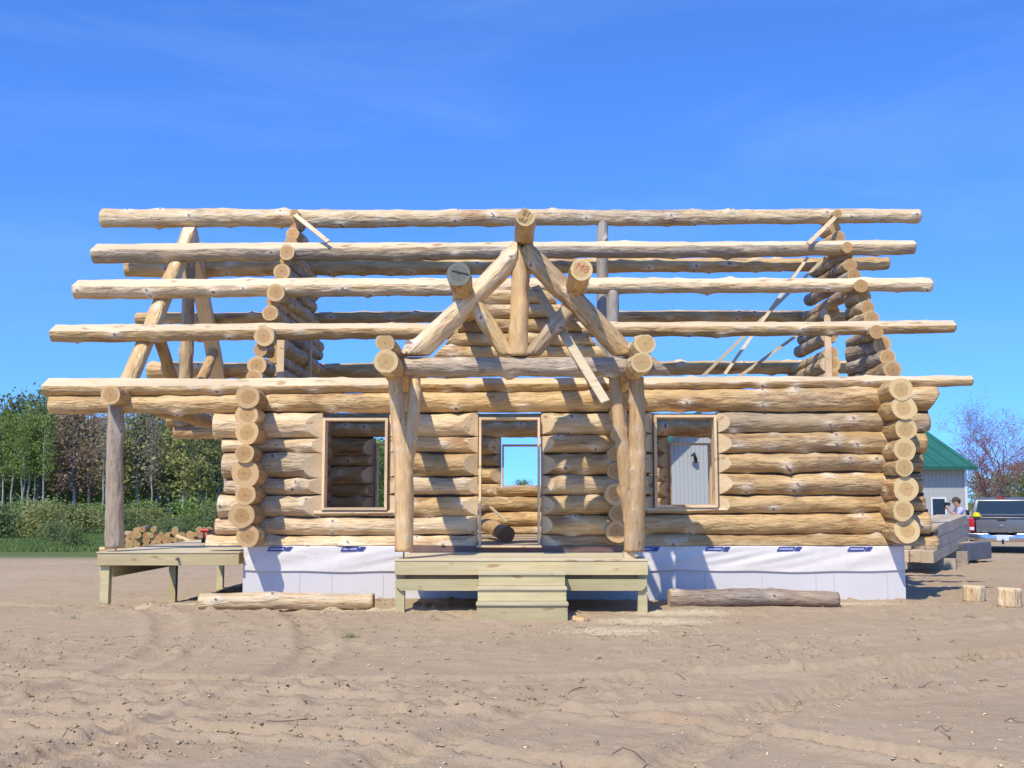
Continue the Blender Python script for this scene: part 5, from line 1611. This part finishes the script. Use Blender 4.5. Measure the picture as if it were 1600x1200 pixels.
# budding red tree behind the pickup
def bare_tree(seed, h):
    rs = np.random.RandomState(seed); mb = MB(); tips = []
    def grow(p, d, L, r, lv):
        n = 4; pts = [p]; rad = [r]
        for k in range(n):
            d = (d + Vector(rs.normal(size=3)) * 0.10 + Vector((0, 0, 0.05))).normalized()
            pts.append(pts[-1] + d * L / n); rad.append(r * (1 - 0.55 * (k + 1) / n))
        mb.tube(pts, rad, 6 if lv < 2 else (4 if lv < 3 else 3), cap=False)
        if lv >= 2: tips.extend(pts[1:] if lv >= 3 else pts[3:])
        if lv == 4: return
        nb = (6, 5, 4, 3)[lv]
        for k in range(nb):
            f = rs.uniform(0.25, 1.0) if lv else rs.uniform(0.30, 1.0)
            i = min(n - 1, int(f * n)); q = pts[i].lerp(pts[i + 1], f * n - i)
            a = rs.rand() * 6.28
            side_ = Vector((math.cos(a), math.sin(a), 0))
            nd = (d * (0.75 if lv else 0.9) + side_ * rs.uniform(0.5, 0.85)).normalized()
            grow(q, nd, L * rs.uniform(0.5, 0.72), rad[i] * 0.6, lv + 1)
    for a in range(3):
        an = a * 2.1 + rs.rand()
        grow(Vector((0.12 * math.cos(an), 0.12 * math.sin(an), -0.2)), Vector((0.30 * math.cos(an), 0.30 * math.sin(an), 1)).normalized(), h * 0.60, 0.10, 0)
    return mb, tips, rs
mb, tips, rs = bare_tree(5, 9.0)
P = np.array([list(t_) for t_ in tips]); P = np.repeat(P, 2, 0) + rs.normal(size=(len(P) * 2, 3)) * 0.10
YT2 = 62.0; X = xat(1566, YT2)
print('bud tree', len(mb.f), len(P), P[:, 2].max())
zs = ((785 - 597) * YT2 / FPX + 1.55) / P[:, 2].max()
rt = thing('budding_tree', 'open tree with thin branches and dark red buds behind the pickup', 'tree', (X, YT2, 0))
M = Matrix.Translation((X, YT2, 0)) @ Matrix.Rotation(0.6, 4, 'Z') @ Matrix.Diagonal((zs * 1.0, zs * 1.0, zs, 1))
mesh_obj('trunk', mb.mesh('trunk'), B_PALE2, rt, M)
mesh_obj('crown', leaves_mesh('crown', P, 0.045, rs), L_BUD, rt, M)
# low trees on the right horizon
for i, (px, Y, h, k) in enumerate(((1528, 95, 3.6, 4), (1545, 90, 3.4, 2), (1560, 99, 4.4, 1), (1580, 92, 3.8, 4), (1598, 96, 4.8, 2), (1612, 90, 4.0, 4), (1630, 95, 5.0, 1), (1538, 101, 4.2, 1), (1590, 103, 5.2, 4))):
    nm, lm, _ = KINDS[k]; X = xat(px, Y); v = TV[(0, 2, 1)[i % 3]]
    lab = {4: 'dark green', 2: 'reddish brown', 1: 'yellow green'}[k] + ' low tree on the skyline behind the pickup'
    place_tree('low_tree', v[0], v[1], B_GREY, lm, (X, Y, -0.1), (h / 10 * 1.5, h / 10), rr.random() * 6, lab, 'tree', 'low trees behind the pickup')

# ------------------------------------------------------------------ small stuff on the ground
def scatter_mesh(name, P, size, rs, flat, elong, rise=0.3):
    """many small angular bits in one mesh (octahedra)"""
    n = len(P)
    base = np.array([(1, 0, 0), (0, 1, 0), (-1, 0, 0), (0, -1, 0), (0, 0, 1), (0, 0, -1)], float)
    V = base[None] * rs.uniform(0.6, 1.3, (n, 6, 1))
    V = V * (size[:, None, None] * np.stack([np.full(n, elong), np.ones(n), np.full(n, flat)], -1)[:, None, :])
    a = rs.rand(n) * 6.28; c, s = np.cos(a), np.sin(a)
    x = V[..., 0] * c[:, None] - V[..., 1] * s[:, None]; y = V[..., 0] * s[:, None] + V[..., 1] * c[:, None]
    t_ = rs.normal(size=n) * 0.25
    z = V[..., 2] + x * t_[:, None]
    V = np.stack([x, y, z], -1) + P[:, None, :] + np.stack([0 * size, 0 * size, size * flat * rise], -1)[:, None, :]
    F = np.array([(0, 1, 4), (1, 2, 4), (2, 3, 4), (3, 0, 4), (1, 0, 5), (2, 1, 5), (3, 2, 5), (0, 3, 5)])
    FF = (np.arange(n)[:, None, None] * 6 + F[None]).reshape(-1, 3)
    me = bpy.data.meshes.new(name)
    me.vertices.add(n * 6); me.vertices.foreach_set('co', V.ravel())
    me.loops.add(FF.size); me.loops.foreach_set('vertex_index', FF.ravel())
    me.polygons.add(len(FF)); me.polygons.foreach_set('loop_start', np.arange(0, FF.size, 3)); me.polygons.foreach_set('loop_total', np.full(len(FF), 3))
    at_ = me.attributes.new('tint', 'FLOAT', 'POINT'); at_.data.foreach_set('value', np.repeat(rs.rand(n), 6).astype(np.float32))
    me.update()
    return me
def full_z(x, y):
    nr = sstep(45, 25, y) * sstep(24, 14, np.abs(x)) * sstep(2.0, 4.5, y)
    return gbase(x, y) + gdetail(x, y) * nr
def sow(n, seed, y0=5.5, y1=26, patch=None):
    rs = np.random.RandomState(seed)
    y = y0 * (y1 / y0) ** rs.rand(n)
    x = rs.uniform(-1, 1, n) * (y * 0.50 + 0.5)
    if patch:
        m = fbm(x * patch[0] + 40, y * patch[0] * 2.2 + 12, 3) + rs.normal(size=n) * 0.08 > patch[1]; x, y = x[m], y[m]
    ok = ~((y > 18.2) & (x > -4.6) & (x < 6.6)); x, y = x[ok], y[ok]
    return np.stack([x, y, full_z(x, y)], -1), rs
def tint_mat(name, a, b, rough=0.95):
    t = NT(name); return t.fin(t.mix(t.attr('tint'), a, b), rough, 0.1)
P, rs = sow(27000, 1, patch=(0.35, 0.04)); sz = 0.003 + 0.020 * rs.rand(len(P)) ** 4
o = mesh_obj('soil_clods', scatter_mesh('soil_clods', P, sz, rs, 0.7, 1.2), tint_mat('clod_soil', (0.29, 0.215, 0.135), (0.45, 0.345, 0.215))); tag(o, 'loose clods and crumbs of sandy soil on the bare ground', 'soil', kind='stuff')
P, rs = sow(2600, 2); sz = 0.003 + 0.014 * rs.rand(len(P)) ** 4
o = mesh_obj('pebbles', scatter_mesh('pebbles', P, sz, rs, 0.7, 1.1), tint_mat('pebble', (0.22, 0.17, 0.125), (0.62, 0.54, 0.43))); tag(o, 'small pale and grey pebbles strewn over the sand', 'pebbles', kind='stuff')
P1, rs = sow(1800, 3)
Q = []
for x, y, sx_, sy_, n in ((1.3, 14.3, 0.6, 0.35, 700), (2.2, 15.6, 0.9, 0.4, 500), (4.9, 17.6, 1.2, 0.2, 400), (-1.2, 16.4, 2.0, 0.2, 400), (-5.6, 17.6, 1.0, 0.2, 200), (7.2, 17.2, 0.7, 0.5, 200)):
    Q.append(np.stack([x + rs.normal(size=n) * sx_, y + rs.normal(size=n) * sy_], -1))
Q = np.concatenate(Q); Q = Q[Q[:, 1] < 18.2]; P = np.concatenate([P1, np.stack([Q[:, 0], Q[:, 1], full_z(Q[:, 0], Q[:, 1])], -1)])
sz = 0.006 + 0.016 * rs.rand(len(P)) ** 3
o = mesh_obj('wood_chips', scatter_mesh('wood_chips', P, sz, rs, 0.25, 2.2), tint_mat('chip_wood', (0.52, 0.40, 0.22), (0.74, 0.62, 0.40))); tag(o, 'pale wood chips and bark shavings strewn over the sand', 'wood chips', kind='stuff')
# dead twigs
P, rs = sow(150, 4, 6.5, 20)
mb = MB()
for x, y, z in P:
    a = rs.rand() * 6.28; L = rs.uniform(0.04, 0.20) * (1 if rs.rand() < 0.85 else 1.9); pts = [Vector((x, y, z + 0.008))]
    for k in range(3):
        a += rs.normal() * 0.35
        q = pts[-1] + Vector((math.cos(a), math.sin(a), 0)) * L / 3
        q.z = float(full_z(np.array(q.x), np.array(q.y))) + 0.008 + (0.03 if rs.rand() < 0.2 else 0)
        pts.append(q)
    mb.tube(pts, [0.004, 0.0035, 0.003, 0.0015], 4, cap=False)
    if rs.rand() < 0.5: mb.tube([pts[1], pts[1] + Vector((math.cos(a + 0.8), math.sin(a + 0.8), 0.03)) * L * 0.4], [0.003, 0.0015], 3, cap=False)
o = mb.build('twigs', tint_mat('dead_twig', (0.15, 0.10, 0.065), (0.26, 0.19, 0.12))); tag(o, 'small dead twigs and bark strips scattered on the sand', 'twigs', kind='stuff')
# field grass at left and tufts on the sand
def blades(name, bx, by, hmin, hmax, w, mat, label, seed, zf=None):
    rs = np.random.RandomState(seed); n = len(bx)
    bz = gbase(bx, by) if zf is None else zf(bx, by)
    a = rs.rand(n) * 6.28; h = rs.uniform(hmin, hmax, n); lean = rs.normal(size=(n, 2)) * 0.35 * h[:, None]
    V = np.zeros((n, 3, 3))
    V[:, 0] = np.stack([bx - w * np.cos(a), by - w * np.sin(a), bz - 0.01], -1); V[:, 1] = np.stack([bx + w * np.cos(a), by + w * np.sin(a), bz - 0.01], -1)
    V[:, 2] = np.stack([bx + lean[:, 0], by + lean[:, 1], bz + h], -1)
    me = bpy.data.meshes.new(name); me.vertices.add(n * 3); me.vertices.foreach_set('co', V.ravel()); me.loops.add(n * 3); me.loops.foreach_set('vertex_index', np.arange(n * 3))
    me.polygons.add(n); me.polygons.foreach_set('loop_start', np.arange(0, 3 * n, 3)); me.polygons.foreach_set('loop_total', np.full(n, 3))
    at_ = me.attributes.new('tint', 'FLOAT', 'POINT'); at_.data.foreach_set('value', np.repeat(rs.rand(n), 3).astype(np.float32)); me.update()
    o = mesh_obj(name, me, mat); tag(o, label, 'grass', kind='stuff'); return o
rs = np.random.RandomState(12)
y = rs.uniform(43, 92, 60000); x = xat(1, 1) * 0 + rs.uniform(-0.50, -0.20, len(y)) * y
e = y + 0.28 * x + fbm(x * 0.06, y * 0.06, 3) * 6
m = e > 36.0
blades('field_grass', x[m], y[m], 0.06, 0.22, 0.035, leaf_mat('grass_blades', (0.11, 0.19, 0.05), (0.24, 0.29, 0.10)), 'green field grass between the bare soil and the left wood', 13)
xs, ys = [], []
for cx, cy, n, s in ((-1.95, 13.8, 60, 0.04), (5.0, 12.3, 40, 0.10), (-6.0, 15.5, 30, 0.06)):
    xs.append(cx + rs.normal(size=n) * s); ys.append(cy + rs.normal(size=n) * s * 0.6)
blades('grass_sprigs', np.concatenate(xs), np.concatenate(ys), 0.03, 0.09, 0.004, L_GREEN, 'few tiny green grass sprigs growing in the sand', 14, full_z)

# ------------------------------------------------------------------ labels of look-alikes: counted from the left
by_label = {}
for o in list(bpy.data.objects):
    if o.parent is None and o.get('group') and o.get('category') in ('tree', 'shrub'):
        by_label.setdefault(o['label'], []).append(o)
for lab, os_ in by_label.items():
    if len(os_) > 1:
        os_.sort(key=lambda q: q.location.x / q.location.y)
        for k, q in enumerate(os_): q['label'] = ('%s from left, %s' % (ORD[k], lab)) if k else 'leftmost ' + lab
